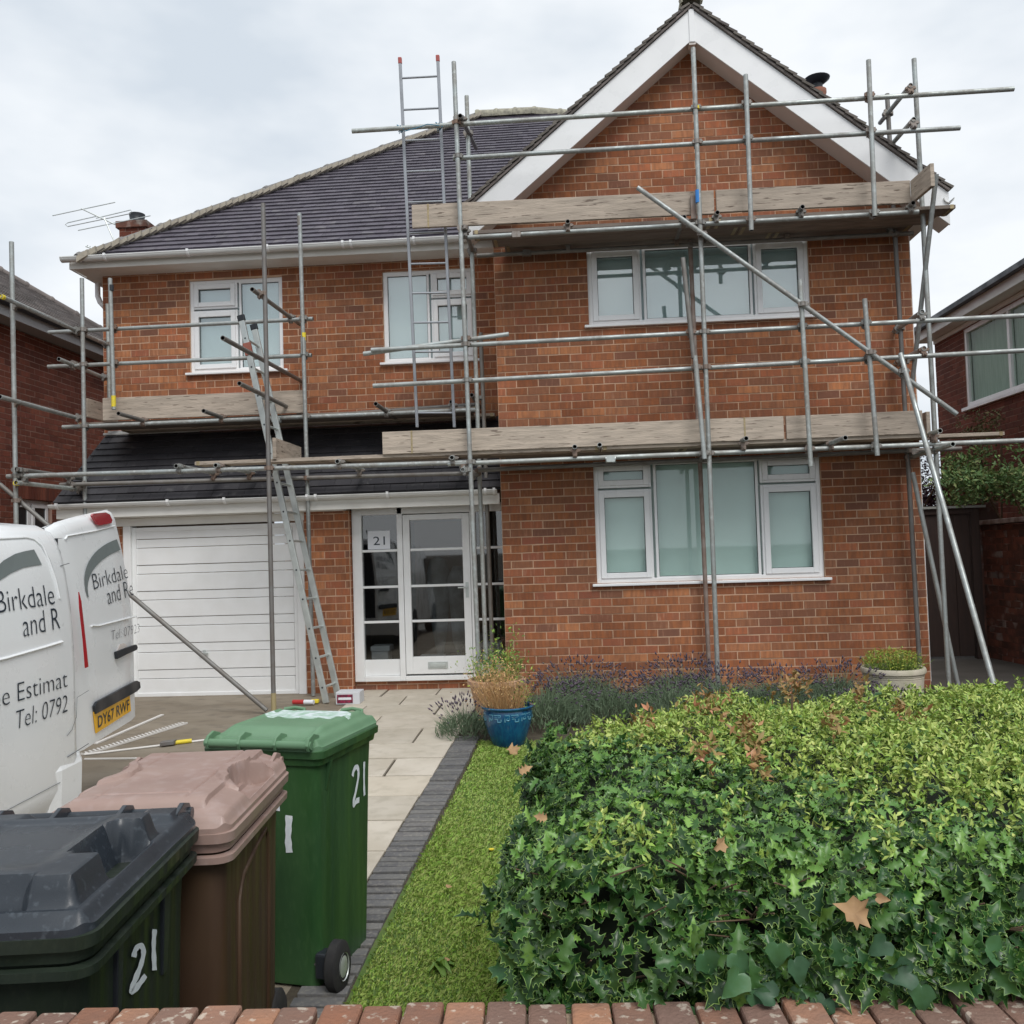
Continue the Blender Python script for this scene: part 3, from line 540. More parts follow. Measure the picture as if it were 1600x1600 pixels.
g = G(); g.box(-1.95, -1.87, YD-.045, YD+.01, .185, 2.05); g.box(-1.25, -1.165, YD-.045, YD+.01, .185, 2.05); g.box(-1.87, -1.25, YD-.045, YD+.01, .185, .385); g.box(-1.87, -1.25, YD-.045, YD+.01, 1.985, 2.05)
door = g.build('front_door', PAINT, house, bev=.005); glazed(-1.87, -1.25, .385, 1.985, door, bz)
g = G(); g.box(-1.69, -1.46, YD-.055, YD-.044, .245, .325); g.box(-1.665, -1.485, YD-.062, YD-.054, .265, .305); g.build('letterbox', ALU, door, bev=.003)
g = G(); g.box(-1.225, -1.19, YD-.055, YD-.045, 1.06, 1.24); g.tube((-1.208, YD-.045, 1.18), (-1.208, YD-.09, 1.18), .009); g.tube((-1.208, YD-.09, 1.18), (-1.31, YD-.09, 1.18), .009); g.build('handle', ALU, door, smooth=40)
g = G(); g.box(-2.375, -2.11, YD-.012, YD-.008, 1.655, 1.87); pp = g.build('number_sheet', PAPER, house)
g = G(); text_on(g, '21', .145, lambda a, b: (-2.315+a, YD-.0135, 1.705+b), width=.145); g.build('number', INK, pp)
# porch interior
g = G(); g.box(-2.55, -.70, 11.30, 11.34, .05, 2.2); g.box(-2.60, -2.55, YD+.07, 11.3, .05, 2.2); g.box(-2.55, -.75, YD+.07, 11.3, 2.17, 2.2); g.box(-2.55, -.75, YD+.07, 11.3, .06, .10); g.build('porch_interior', DARKI, house)
g = G(); g.box(-1.95, -1.2, 11.22, 11.29, .12, 1.98); g.build('inner_door', M('inner_door_brown', (.12, .06, .04), rough=.6), house)
g = G(); g.lathe((-1.62, 10.95, .12), [(.02, .1), (.09, .5), (.13, .9), (.15, 1.2), (.1, 1.38), (.03, 1.42)], 14); g.lathe((-1.38, 10.9, .12), [(.02, .2), (.08, .4), (.1, .8), (.13, 1.15), (.05, 1.3)], 14); tag(g.build('coat', M('grey_coat', (.28, .30, .33), (.1, .11, .12), ns=7, amt=.8, rough=.8), None, smooth=60, origin=A((-1.5, 10.95, .12))), 'pair of grey coats hanging behind the glass of the front door', 'coats')
g = G(); g.box(-2.40, -2.2, 10.62, 10.85, .10, .44); g.box(-2.41, -2.18, 10.61, 10.86, .44, .50); tag(g.build('storage_box', CARD, None, origin=A((-2.3, 10.7, .1)), bev=.005), 'pale grey lidded box behind the narrow pane left of the door', 'box')
g = G(); g.box(-1.84, -1.55, 10.62, 10.9, .10, .36); tag(g.build('storage_box', CARD, None, origin=A((-1.7, 10.7, .1)), bev=.005), 'wide grey box on the porch floor behind the front door glass', 'box')
g = G(); g.box(-1.05, -.84, 10.6, 10.8, .10, .52); tag(g.build('storage_box', CARD, None, origin=A((-.95, 10.7, .1)), bev=.005), 'grey box behind the side glass right of the front door', 'box')
# chimney behind the hip, aerials, flue
ch = empty('chimney_stack', (-7.92, 16, 5), 'small brick chimney with dark pot beyond the left end of the roof', 'chimney')
brick_wall(ch, (-8.18, 16, 0), (1, 0, 0), (0, -1, 0), 0, .5, 6.6, 7.80, indiv=0, mat=BR2, mortar=MOR2, back=.5)
g = G(); g.box(-8.23, -7.63, 15.95, 16.55, 7.80, 7.93); g.build('corbel', BR3, ch, bev=.01)
G().lathe((-7.93, 16.2, 7.93), [(.14, 0), (.15, .06), (.13, .1), (.14, .16), (.145, .2), (.11, .2), (.11, .05)], 18).build('chimney_pot', BPLA, ch, smooth=40)
def aerial(label, pts, rods, loop=None):
    g = G(); [g.tube(a, b, .011, 6) for a, b in pts]; o = tag(g.build('tv_aerial', ALU, None, origin=A(pts[0][0])), label, 'aerial'); g = G()
    for a, b in rods: g.tube(a, b, .008, 5)
    if loop: g.poly(loop, .008, 5)
    g.build('rod', ALU, o)
YA = 14.0; q = lambda x, y: at(x, y, YA)
aerial('silver rooftop television aerial with a folded loop above the left hip', [(q(181, 383), q(163, 341)), (q(127, 326), q(180, 351))],
       [(q(82, 337), q(180, 316)), (q(122, 360), q(235, 337))], [q(150, 341), q(204, 328), q(206, 331), q(203, 334), q(106, 354), q(102, 351), q(106, 348), q(150, 338)])
aerial('thin toothed aerial rod sticking out low over the left hip', [(q(163, 396), q(134, 385))], [(q(136+i*4, 386+i*1.6), q(137+i*4, 383+i*1.6)) for i in range(6)])
g = G(); g.poly([at(135, 411, 11.3), at(121, 404, 11.3), at(116, 402, 11.3), at(114, 405, 11.3), at(116, 407, 11.3)], .008, 6); g.build('hip_iron', STEELD, house)
fl = G().lathe((3.66, 12.5, 7.35), [(.11, 0), (.105, .42), (.12, .45), (.12, .5)], 20).build('flue_pot', BTUB, None, smooth=40, origin=A((3.66, 12.5, 7.35))); tag(fl, 'terracotta chimney pot with black cowl behind the right slope of the gable', 'chimney pot')
G().lathe((3.66, 12.5, 7.35), [(.02, .58), (.10, .60), (.17, .655), (.175, .67), (.02, .69)], 20).build('cowl', BPLA, fl, smooth=40); G().lathe((3.66, 12.5, 7.35), [(.08, .5), (.07, .60)], 12).build('cowl_neck', BPLA, fl)

# ------------------------------------------------------------ neighbours
hl = empty('neighbour_house', (-8, 13, 0), 'dark red brick side wall of the house on the left with brown tiled roof', 'house')
XW = -8.0
wy0, wy1 = 12.45, 13.42
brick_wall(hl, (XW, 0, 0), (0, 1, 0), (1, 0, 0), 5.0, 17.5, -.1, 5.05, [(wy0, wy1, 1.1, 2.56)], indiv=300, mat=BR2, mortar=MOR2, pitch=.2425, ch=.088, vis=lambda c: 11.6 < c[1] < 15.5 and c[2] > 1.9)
g = G(); y = wy0-.1
while y < wy1+.1: g.box(XW-.02, XW+.012, y+.004, y+.068, 2.57, 2.79, RNG.random()); y += .076
tag(g.build('brick', BR2, hl), kind='stuff')
g = G(); g.box(XW-.12, XW-.06, wy0, wy1, 1.1, 2.56); w_ = g.build('window', UPVC, hl)
for a, b in ((wy0+.05, (wy0+wy1)/2-.03), ((wy0+wy1)/2+.03, wy1-.05)):
    g = G(); g.box(XW-.058, XW-.03, a, b, 1.15, 1.21); g.box(XW-.058, XW-.03, a, b, 2.45, 2.51); g.box(XW-.058, XW-.03, a, a+.06, 1.21, 2.45); g.box(XW-.058, XW-.03, b-.06, b, 1.21, 2.45); g.build('frame', UPVC, w_, bev=.004); G().box(XW-.052, XW-.048, a+.06, b-.06, 1.21, 2.45).build('pane', GLAD, w_)
g = G(); g.box(XW, XW+.30, 5, 17.8, 5.06, 5.08); g.box(XW+.28, XW+.30, 5, 17.8, 5.08, 5.22); g.build('fascia', M('grey_fascia', (.36, .36, .36), rough=.6), hl)
g = G(); g.tube((XW+.34, 5, 5.24), (XW+.34, 17.8, 5.24), .05, 10); g.build('gutter', BPLA, hl, smooth=40)
hz = 5.22; g = G(); g.add([(XW+.34, 5, hz), (XW+.34, 17.8, hz), (XW-4.6, 13.2, hz+3.4), (XW-4.6, 8, hz+3.4), (XW-9.5, 17.8, hz), (XW-9.5, 5, hz)], [(0, 1, 2, 3), (1, 4, 2), (3, 2, 4, 5), (0, 3, 5)]); g.build('roof', TILE2, hl)
tiles(hl, (XW+.34, 5, hz+.01), (XW+.34, 17.8, hz+.01), (XW-4.6, 8, hz+3.41), (XW-4.6, 13.2, hz+3.41), 44, TILE2, w=.3)
ridge_run(hl, (XW+.34, 17.8, hz+.03), (XW-4.6, 13.2, hz+3.43), 16, TILE2, .09)
G().box(XW-8.5, XW-.12, 5, 5.2, 0, 5.2).build('wall', BR2, hl); G().box(XW-8.5, XW-.12, 17.3, 17.5, 0, 5.2).build('wall', BR2, hl)
hr = empty('neighbour_house', (6.5, 14, 0), 'dark red brick side of the house on the right with a wide curtained upper window', 'house')
XN = 6.5; ww = (12.0, 14.88, 3.66, 4.93)
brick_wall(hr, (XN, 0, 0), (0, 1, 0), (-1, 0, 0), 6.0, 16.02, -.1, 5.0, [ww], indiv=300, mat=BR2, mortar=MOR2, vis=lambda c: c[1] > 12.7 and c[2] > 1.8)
g = G(); a, b, c, d = ww; g.box(XN+.10, XN+.13, a, b, c, d); wr = g.build('window', TEAL, hr)
g = G(); xs = [a, 12.62, 13.62, b]
def fr_y(g, y0, y1, z0, z1, w, x0, x1):
    g.box(x0, x1, y0, y0+w, z0, z1); g.box(x0, x1, y1-w, y1, z0, z1); g.box(x0, x1, y0+w, y1-w, z0, z0+w); g.box(x0, x1, y0+w, y1-w, z1-w, z1)
fr_y(g, a, b, c, d, .07, XN+.01, XN+.08); [g.box(XN+.01, XN+.08, m-.035, m+.035, c+.07, d-.07) for m in (12.9, 13.45)]; g.build('frame', UPVC, wr, bev=.004)
G().box(XN+.05, XN+.054, a+.07, b-.07, c+.07, d-.07).build('pane', GLASSN, wr)
G().box(XN-.06, XN+.02, a-.08, b+.08, c-.06, c-.004).build('sill', UPVC, wr, bev=.006)
g = G(); g.box(XN-.26, XN-.24, 5.5, 16.25, 5.02, 5.20); g.box(XN-.24, XN, 5.5, 16.25, 5.02, 5.035); g.box(XN-.03, XN, 5.6, 16.0, 4.94, 5.01); g.build('fascia', FASC, hr)
g = G(); g.beam((XN-.31, 5.4, 5.21), (XN-.31, 16.4, 5.21), .1, .09); g.build('gutter', BLKF, hr, bev=.01)
g = G(); g.add([(XN-.34, 5.4, 5.25), (XN-.34, 16.4, 5.25), (XN+4.5, 12, 7.9), (XN+4.5, 10, 7.9), (XN+9, 16.4, 5.25), (XN+9, 5.4, 5.25)], [(1, 0, 3, 2), (4, 1, 2), (5, 4, 2, 3), (0, 5, 3)]); g.build('roof', BLKF, hr)
G().box(XN+.1, XN+8, 15.9, 16.01, 0, 5.2).build('wall', BR2, hr); G().box(XN+.12, XN+8, 6.0, 6.2, 0, 5.2).build('wall', BR2, hr)
# gate, passage wall
gt = empty('side_gate', (4.9, 12, 0), 'tall dark brown timber gate closing the passage right of the house', 'gate')
for k in range(6): G().box(4.02+k*.195, 4.02+k*.195+.19, 12.0, 12.03, .04, 1.88, RNG.random()).build('board', GATE, gt, bev=.004)
g = G(); g.box(3.9, 4.01, 11.97, 12.07, 0, 1.95); g.box(5.20, 5.31, 11.97, 12.07, 0, 1.95); g.box(4.01, 5.20, 11.97, 12.07, 1.88, 1.95); g.build('frame', GATE, gt, bev=.004)
G().box(3.85, 5.38, 11.93, 12.12, 1.955, 1.985).build('cap_rail', M('grey_cap', (.32, .33, .31), rough=.8), gt)
pw = empty('passage_wall', (5.4, 11, 0), 'old stained brick boundary wall beside the brown gate, white flaking patches', 'wall')
brick_wall(pw, (5.36, 12.4, 0), unit((.11, -1, 0)), unit((-1, -.11, 0)), 0, 4.6, -.1, 1.72, indiv=260, mat=BR3, mortar=BR3, back=.22, wob=.004)
g = G(); p, q_ = A((5.42, 12.35, 1.75)), A((5.88, 7.9, 1.83)); g.beam(p, q_, .30, .06); g.build('coping', M('pale_coping', (.40, .35, .32), (.12, .07, .06), ns=9, amt=.8, rough=.95), pw, bev=.01)
g = G(); g.box(5.33, 5.62, 12.1, 12.4, 0, 2.02); g.build('pier', BR3, pw, bev=.01)
tag(G().lathe((0, 0, 0), [(.001, 0), (.045, 0), (.045, .11), (.001, .11)], 16).build('wall_light', PAPER, None, smooth=30, origin=A((0, 0, 0))), 'small white cylindrical light on the dark gate pier', 'light').location = (5.27, 12.02, 1.30)

# ------------------------------------------------------------ the scaffold
SC = empty('scaffolding', (-.9, 9.1, 0), 'grey galvanised tube scaffolding built in two lifts around the whole house front', 'scaffolding')
TUBES = []
def pole(name, a, b, mats=None, r=.0242, kind=None):
    a, b = A(a), A(b); g = G(); g.pipe(a, b, r); o = g.build(name, [mats or STEEL, HOLE], SC, smooth=50, rnd=False); d = np.abs(unit(b-a))
    TUBES.append((a, b, kind or 'yxz'[[1, 0, 2].index(int(np.argmax(d)))], o)); return o
def V(px0, py0, px1, py1, Y, name='standard', mats=None, foot=False):
    a, b = at(px0, py0, Y), at(px1, py1, Y)
    if foot: d = b-a; b = a+d*((gz(Y)+.01-a[2])/d[2])
    return pole(name, a, b, mats)
def Hz(px0, py0, px1, py1, Y, name='ledger', mats=None, Y2=None): return pole(name, at(px0, py0, Y), at(px1, py1, Y2 or Y), mats)
def Yd(px0, py0, Y0, px1, py1, name='guard_rail', mats=None):
    a = at(px0, py0, Y0); b = atx(px1, py1, a[0]); return pole(name, a, b, mats)
def transom(pxn, pyn, pxc, pyc, Yc, Yf, mats=None):
    c = at(pxc, pyc, Yc); n = atx(pxn, pyn, c[0]) if abs(pxn-pxc) > 12 else at(pxn, pyn, Yc-.06)
    if not Yc-.6 < n[1] < Yc: n = at(pxn, pyn, Yc-.15)
    return pole('transom', n, (n[0], Yf, n[2]+.01), mats)
YO = 9.1
# standards of the outer row, inner row, short posts
V(18, 378, 24, 745, YO, foot=True); V(411, 318, 428, 1117, YO, foot=True, mats=STEELD); V(709, 97, 747, 1022, YO, foot=True)
V(1083, 75, 1122, 1069, YO, foot=True); V(1428, 92, 1482, 1060, YO+.25, foot=True)
V(729, 150, 759, 1025, 9.84, foot=True); V(751, 520, 770, 1034, 10.25, foot=True, mats=STEELD)
V(1078, 372, 1109, 1069, 9.78, foot=True, mats=RUST); V(1386, 147, 1437, 1044, 9.78, foot=True, mats=STEELD)
V(128, 435, 133, 790, 10.15, foot=True); V(168, 475, 171, 622, 10.85); V(468, 333, 490, 1095, 10.12, foot=True)
V(172, 435, 178, 640, 10.09, 'toe_board_post'); V(1165, 117, 1174, 360, 9.045, 'toe_board_post'); V(1357, 94, 1367, 338, 9.045, 'toe_board_post')
V(1250, 437, 1267, 729, 9.045, 'toe_board_post'); V(1351, 467, 1371, 712, 9.045, 'toe_board_post')
Hz(1067, 403, 1084, 560, 9.04, 'brace', mats=STEELD); V(1086, 556, 1101, 717, 9.035, 'toe_board_post')
# rails and ledgers along the front
YR = YO+.052
Hz(550, 205, 1584, 139, YR, 'guard_rail'); Hz(708, 247.5, 1500, 200, YR, 'guard_rail')
Hz(731, 371, 1435, 331, YR); Hz(745, 399.5, 1427, 364.5, 9.73, mats=STEELD)
Hz(580, 547, 1640, 491, YR, 'guard_rail'); Hz(568, 553, 795, 522, YR+.06, 'guard_rail'); Hz(583, 603, 1640, 545.5, YR, 'guard_rail')
Hz(11, 744.5, 742, 722, YR); Hz(700, 725, 1640, 686.5, YR+.004 if False else YR, name='ledger')
Hz(94, 757.5, 735, 739.5, 10.06, mats=STEELD); Hz(747, 734.5, 1502, 700.5, 9.73, mats=STEELD)
Hz(98, 667.5, 748, 640, 10.20); Hz(560, 645, 742, 632, 10.95, mats=STEELD)
Hz(76, 519.5, 489, 498, 10.20, 'guard_rail'); Hz(75, 573, 487, 555, 10.20, 'guard_rail')
# braces and rakers
Hz(996, 293, 1495, 647, 9.02, 'brace'); pole('raker', at(1407, 553, 9.04), A(at(1553, 1070, 7.55))); Hz(1426, 738, 1500, 1086, 9.62, 'raker')
pole('brace', at(1463, 272, 9.05), at(1424, 610, 9.75)); pole('raker', at(0, 757, 9.16), at(417, 1110, 9.16), STEELD); 
pole('raker', at(1465, 1, 1)*0+at(0, 757, 9.16)+(at(0, 757, 9.16)-at(417, 1110, 9.16))*.35, at(0, 757, 9.16)+(at(0, 757, 9.16)-at(417, 1110, 9.16))*.002, STEELD)
# rails running back to the house
Yd(0, 462, 8.75, 190, 549); Yd(0, 620, 8.75, 117, 652); Yd(92, 561, 9.9, 193, 603)
Yd(394, 452, 8.92, 469, 507, mats=STEELD); Yd(348, 528, 8.45, 474, 597, mats=STEELD); Yd(374, 599, 8.75, 474, 648, mats=STEELD)
Yd(26, 733, 9.05, 150, 751, mats=STEELD); Yd(25, 754, 9.0, 146, 767)
for a in ((1423, 133, 9.12, 1375, 192), (1428, 186, 9.12, 1378, 243), (1441, 487, 9.12, 1392, 521), (1444, 544, 9.12, 1399, 568), (1489, 694, 8.75, 1405, 720)): Yd(*a)
Yd(719, 181, 9.0, 744, 232, mats=STEELD)
# transoms under the boards
for a in ((275, 728, 282, 737), (337, 727, 343, 735), (527, 721, 527, 729), (706, 715, 706, 724), (723, 734, 727, 740)): transom(*a, YO+.02, 10.2)
for a in ((898, 698, 898, 717), (937, 695, 939, 715), (1166, 685, 1144, 703), (1321, 684, 1299, 700), (1469, 673, 1424, 695)): transom(*a, YO+.02, 9.86)
for a in ((725, 354, 726, 368), (887, 346, 890, 360), (1069, 339, 1060, 355), (1121, 332, 1117, 349), (1254, 323, 1244, 341), (1427, 317, 1415, 333)): transom(*a, YO+.02, 9.86, STEELD)
for a in ((185, 646, 222, 663), (318, 642, 345, 658), (587, 631, 603, 648), (705, 628, 716, 645), (737, 617, 757, 641)): transom(*a, 10.16, 10.98, STEELD)
# couplers wherever two tubes cross, one shared mesh per pair of directions
def coupler_mesh(k):
    g = G(); ax = {'x': A((1, 0, 0)), 'y': A((0, 1, 0)), 'z': A((0, 0, 1))}; a, b = ax[k[0]], ax[k[1]]; n = np.cross(a, b)
    for d, o, w in ((a, -n*.026, .022), (b, n*.026, .022)):
        g.tube(o-d*w, o+d*w, .0315, 12); s = np.cross(d, n)
        g.obox(o+s*.036, s*.013, d*w, n*.014); g.tube(o+s*.032-n*.001, o+s*.062, .0065, 6); g.tube(o+s*.047, o+s*.057, .012, 6)
        g.obox(o-s*.036, s*.008, d*w*.8, n*.012)
    g.obox(n*0, a*.024, b*.024, n*.012); o = g.build('coupler', CLAMP, SC, smooth=40, rnd=False, origin=A((0, 0, 0))); me = o.data; bpy.data.objects.remove(o); return me
CM = {k: coupler_mesh(k) for k in ('xz', 'yz', 'xy')}; placed = []
def closest(a0, a1, b0, b1):
    u, v, w = a1-a0, b1-b0, a0-b0; a, b, c, d, e = u@u, u@v, v@v, u@w, v@w; D = a*c-b*b
    if D < 1e-6*a*c: return None
    s = (b*e-c*d)/D; t = (a*e-b*d)/D
    if not (-.01 <= s <= 1.01 and -.01 <= t <= 1.01): return None
    p, q_ = a0+u*s, b0+v*t; return p, q_, np.linalg.norm(p-q_)
for i in range(len(TUBES)):
    for j in range(i+1, len(TUBES)):
        a, b = TUBES[i], TUBES[j]
        if a[2] == b[2]: continue
        if a[2]+b[2] not in CM: a, b = b, a
        c = closest(a[0], a[1], b[0], b[1])
        if c is None or c[2] > .12: continue
        p = (c[0]+c[1])/2
        if any(np.linalg.norm(p-x) < .05 for x in placed): continue
        placed.append(p); o = bpy.data.objects.new('coupler', CM[a[2]+b[2]]); COL.objects.link(o); o.parent = SC; o.location = tuple(p-ORG[SC.name])
def sleeve(px, py, Y, ln=.10, mat=CLAMP, d=(1, 0, -.02), r=.034):
    c = at(px, py, Y); d = unit(d); g = G(); g.tube(c-d*ln/2, c+d*ln/2, r, 12); g.obox(c+A((0, -.03, 0)), d*ln*.42, A((0, .012, 0)), A((0, 0, .03))); g.build('sleeve_coupler', mat, SC, smooth=40, rnd=False)
for a in ((807, 368, YR), (823, 396, 9.73), (954, 717.5, YR), (432, 656, 10.2)): sleeve(*a, mat=ALU if a[0] in (954, 432) else CLAMP)
sleeve(474, 541, 10.12, .2, STEEL, (0, 0, 1), .032)
def band(px, py, Y, ln, mat, d=(0, 0, 1), name='paint_band'): c = at(px, py, Y); d = unit(d); G().tube(c-d*ln/2, c+d*ln/2, .0262, 14).build(name, mat, SC, smooth=40, rnd=False)
band(177.5, 627, 10.09, .13, YEL); band(474.5, 526, 10.12, .09, YEL); band(1090.5, 307, YO, .13, BLU); band(174, 450, 10.09, .07, BPLA); band(1089, 168, YO, .03, YEL); band(467.7, 345, 10.12, .11, STEELD)
band(4, 464, 8.78, .04, YEL, (0, 1, 0)); band(26, 755, 9.05, .05, YEL, (0, 1, 0)); band(427.6, 1098, YO, .2, M('yellow_stain', (.36, .3, .16), rough=.8))
# toe boards on edge
def edge_board(name, tl, tr, bl, Y, par=SC, mat=BOARD, th=.038, bands=()):
    a, b, c = at(*tl, Y), at(*tr, Y), at(*bl, Y); h = a[2]-c[2]; zt = a[2]; g = G()
    a2, b2 = A((a[0], Y, a[2])), A((b[0], Y, b[2])); pts = [a2, b2, b2-A((0, 0, h)), a2-A((0, 0, h))]
    g.loft([pts, [p+A((0, th, 0)) for p in pts]]); o = g.build(name, mat, par, bev=.004)
    for f in bands:
        p = a2+(b2-a2)*f; G().box(p[0]-.009, p[0]+.009, Y-.0025, Y+th+.003, p[2]-h-.002, p[2]+.002).build('end_band', BAND, o)
    return o
edge_board('toe_board', (643, 320), (1115, 297), (643, 356), 9.03-.0+.16, bands=(.055,)); edge_board('toe_board', (1118.5, 296.5), (1422, 281.5), (1118.5, 331.5), 9.19)
edge_board('toe_board', (597, 675), (1224, 650), (597, 710), 9.19, bands=(.075, .905)); edge_board('toe_board', (1228, 650), (1441, 641), (1228, 686), 9.19, bands=())
edge_board('toe_board', (160, 622), (478, 609), (160, 657), 10.24)
G().box(*(at(1083, 300, 9.16)[0]-.03, at(1083, 300, 9.16)[0]+.025), 9.15, 9.185, 4.93, 5.17).build('board_clip', RUST, SC)
def y_board(name, p_near, Yn, h, Yf, par=SC, mat=BOARD, zoff=0, near_x=None):
    a = at(*p_near, Yn); g = G(); g.box(a[0]-.019, a[0]+.019, min(Yn, Yf), max(Yn, Yf), a[2]-h, a[2]); return g.build(name, mat, par, bev=.004)
y_board('toe_board', (134, 622), 10.25, .225, 10.98); y_board('toe_board', (428, 684), 9.2, .225, 10.1); y_board('toe_board', (1450, 643), 9.2, .225, 9.8)
a = at(1422, 283, 9.2); b = at(1453, 255, 8.75); g = G(); g.loft([[a, b, b-A((0, 0, .225)), a-A((0, 0, .225))], [p+A((.038, 0, 0)) for p in (a, b, b-A((0, 0, .225)), a-A((0, 0, .225)))]]); g.build('toe_board', BOARD, SC, bev=.004)
# deck boards lie loose on the transoms: each is a thing
def deck(x0, x1, y0, z, label, w=.222, mat=BOARD, th=.038, tilt=0.):
    g = G(); g.box(0, x1-x0, 0, w, 0, th); o = g.build('scaffold_board', mat, None, bev=.004, origin=A((0, 0, 0))); o.location = (x0, y0, z); o.rotation_euler[1] = tilt
    tag(o, label, 'board', 'loose boards of the scaffold decks')
    for x in (.02, x1-x0-.055): G().box(x, x+.035, -.002, w+.002, -.002, th+.002).build('end_band', BAND, o)
    return o
zL = 2.60; xl_, xm, xe = at(303, 724, 9.2)[0], at(1060, 690, 9.2)[0], at(1455, 690, 9.2)[0]
deck(xl_, .35, 9.215, zL, 'front board of the lower deck, its left end seen beside the leaning ladder'); deck(.36, xe, 9.215, zL, 'front board of the lower deck below the upper window, right half')
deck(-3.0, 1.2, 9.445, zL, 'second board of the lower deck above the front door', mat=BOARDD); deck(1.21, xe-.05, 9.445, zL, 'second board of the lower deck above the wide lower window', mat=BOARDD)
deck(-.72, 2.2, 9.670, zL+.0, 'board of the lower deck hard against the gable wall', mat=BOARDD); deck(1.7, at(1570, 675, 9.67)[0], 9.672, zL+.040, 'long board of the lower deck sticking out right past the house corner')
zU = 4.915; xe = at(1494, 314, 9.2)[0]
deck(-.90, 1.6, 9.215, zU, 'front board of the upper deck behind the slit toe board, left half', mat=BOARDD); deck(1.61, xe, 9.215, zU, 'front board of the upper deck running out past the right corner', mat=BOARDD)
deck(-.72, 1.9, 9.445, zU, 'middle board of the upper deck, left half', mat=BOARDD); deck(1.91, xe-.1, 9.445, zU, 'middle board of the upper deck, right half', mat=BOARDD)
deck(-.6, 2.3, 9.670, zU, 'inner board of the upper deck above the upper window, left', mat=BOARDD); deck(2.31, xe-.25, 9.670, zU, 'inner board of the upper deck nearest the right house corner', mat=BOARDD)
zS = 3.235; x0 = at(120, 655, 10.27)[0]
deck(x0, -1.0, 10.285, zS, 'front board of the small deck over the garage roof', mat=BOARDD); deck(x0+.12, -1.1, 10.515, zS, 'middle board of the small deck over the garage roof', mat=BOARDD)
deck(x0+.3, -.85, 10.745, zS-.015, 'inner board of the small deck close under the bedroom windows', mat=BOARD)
edge_board('inner_board', (298, 684), (779, 660), (298, 697), 10.99)
# ------------------------------------------------------------ ladders
def ladder(name, l0, l1, r0, r1, label, rungs, mat, sw=.065, st=.028, rr=.013, capm=None, hole=False):
    l0, l1, r0, r1 = map(A, (l0, l1, r0, r1)); o = empty(name, (l0+r0)/2, label, 'ladder'); wd = unit(r0-l0); up = unit(l1-l0)
    for a, b in ((l0, l1), (r0, r1)):
        g = G(); d = unit(b-a); f = np.cross(wd, d); g.obox((a+b)/2, wd*st/2, (b-a)/2, f*sw/2); 
        g.build('stile', mat, o, bev=.006)
        if capm: G().obox(b, wd*st*.62, d*.035, f*sw*.6).build('end_cap', capm, o, bev=.008)
    for t in rungs:
        a, b = l0+(l1-l0)*t, r0+(r1-r0)*t; G().tube(a-wd*.012, b+wd*.012, rr, 10).build('rung', mat, o, smooth=40)
        if hole:
            for p in (a-wd*.016, b-wd*.016): G().tube(p, p+wd*.003, .011, 8).build('rung_end', BPLA, o)
    return o
l0 = g0 = at(510, 1108, 9.66); l0[2] = 0; r0_ = at(529, 1092, 9.98); r0_[2] = .0
l1 = at(377, 497, 9.60); r1_ = at(397, 511, 9.94)
def ysplit(p, q_): return
lad = ladder('aluminium_ladder', l0, l1, r0_, r1_, 'long aluminium ladder leaning from the path up to the scaffold above the garage', [(.04+.0755*i) for i in range(13)], ALU, sw=.07, st=.03, rr=.014, hole=True, capm=BPLA)
d = unit(l1-l0); c = l0+(l1-l0)*.918; g = G(); g.obox(c, A((0, .022, 0)), d*.07, np.cross(d, (0, 1, 0))*.042); g.build('joint_sleeve', RRED, lad, bev=.004)
LA, LB = at(652, 668, 9.50), at(625, 95, 9.235); RA, RB = at(710, 668, 9.50), at(684, 91.5, 9.235)
ys = [122, 171, 219, 267, 315, 363, 411, 457, 503, 549, 597, 645]
lad2 = ladder('roof_ladder', LA, LB, RA, RB, 'narrow grey ladder with red tips tied upright to the top rail, reaching the sky', [(668-y)/(668-95) for y in ys], STEELD if False else M('ladder_grey', (.36, .38, .41), (.28, .29, .31), ns=8, amt=.4, rough=.5, metal=.5), sw=.03, st=.032, rr=.011, capm=M('red_cap', (.42, .10, .09), rough=.6))
g = G()
for px in (627, 687): c = at(px, 202 if px < 650 else 198, 9.19); [g.poly([c+A((sin(t*2.1+k)*.04, -.05*cos(t*1.3+k)-.01, .03*sin(t*3+k))) for t in range(7)], .005, 5) for k in range(3)]
g.poly([at(632, 205, 9.10), at(650, 200, 9.08), at(668, 194, 9.09), at(686, 196, 9.1)], .005, 5); tag(g.build('blue_rope', M('rope_blue', (.06, .22, .34), rough=.8), None, origin=at(657, 200, 9.2)), 'blue rope lashing the red tipped ladder to the top rail', 'rope')

# ------------------------------------------------------------ the van, rear doors swung open
VO = A((-2.965, 5.25, gz(5.25))); VZ = RD(-1.3)
van = empty('van', VO, 'white panel van on the drive, open rear door with yellow number plate', 'van', rz=VZ, rx=RD(1.15)*1.0)
VM = Matrix.Translation(Vector(VO)) @ van.rotation_euler.to_matrix().to_4x4(); VI = VM.inverted()
def w2l(p, MI): return A((MI @ Vector(p))[:])
def hit(px, py, p0, n): d = ray(px, py); return CAM+d*(np.dot(A(p0)-CAM, n)/np.dot(d, n))
PR = [(.26, -.07), (.32, -.02), (.42, 0), (1.15, 0), (1.40, -.012), (1.60, -.035), (1.74, -.06), (1.84, -.092), (1.90, -.13), (1.94, -.21), (1.965, -.45), (1.975, -.97)]
def prof(z): return float(np.interp(z, [p[0] for p in PR], [p[1] for p in PR]))
g = G(); rings = []
def sect(y, top, ins=0., zb=.26):
    k = (top-.42)/(1.975-.42); pts = [(x-ins*(1 if x > -.9 else 0), z if z < .42 else .42+(z-.42)*k) for z, x in PR]
    return [(x, y, z) for x, z in pts]+[(-1.94-x, y, z) for x, z in pts[::-1]]
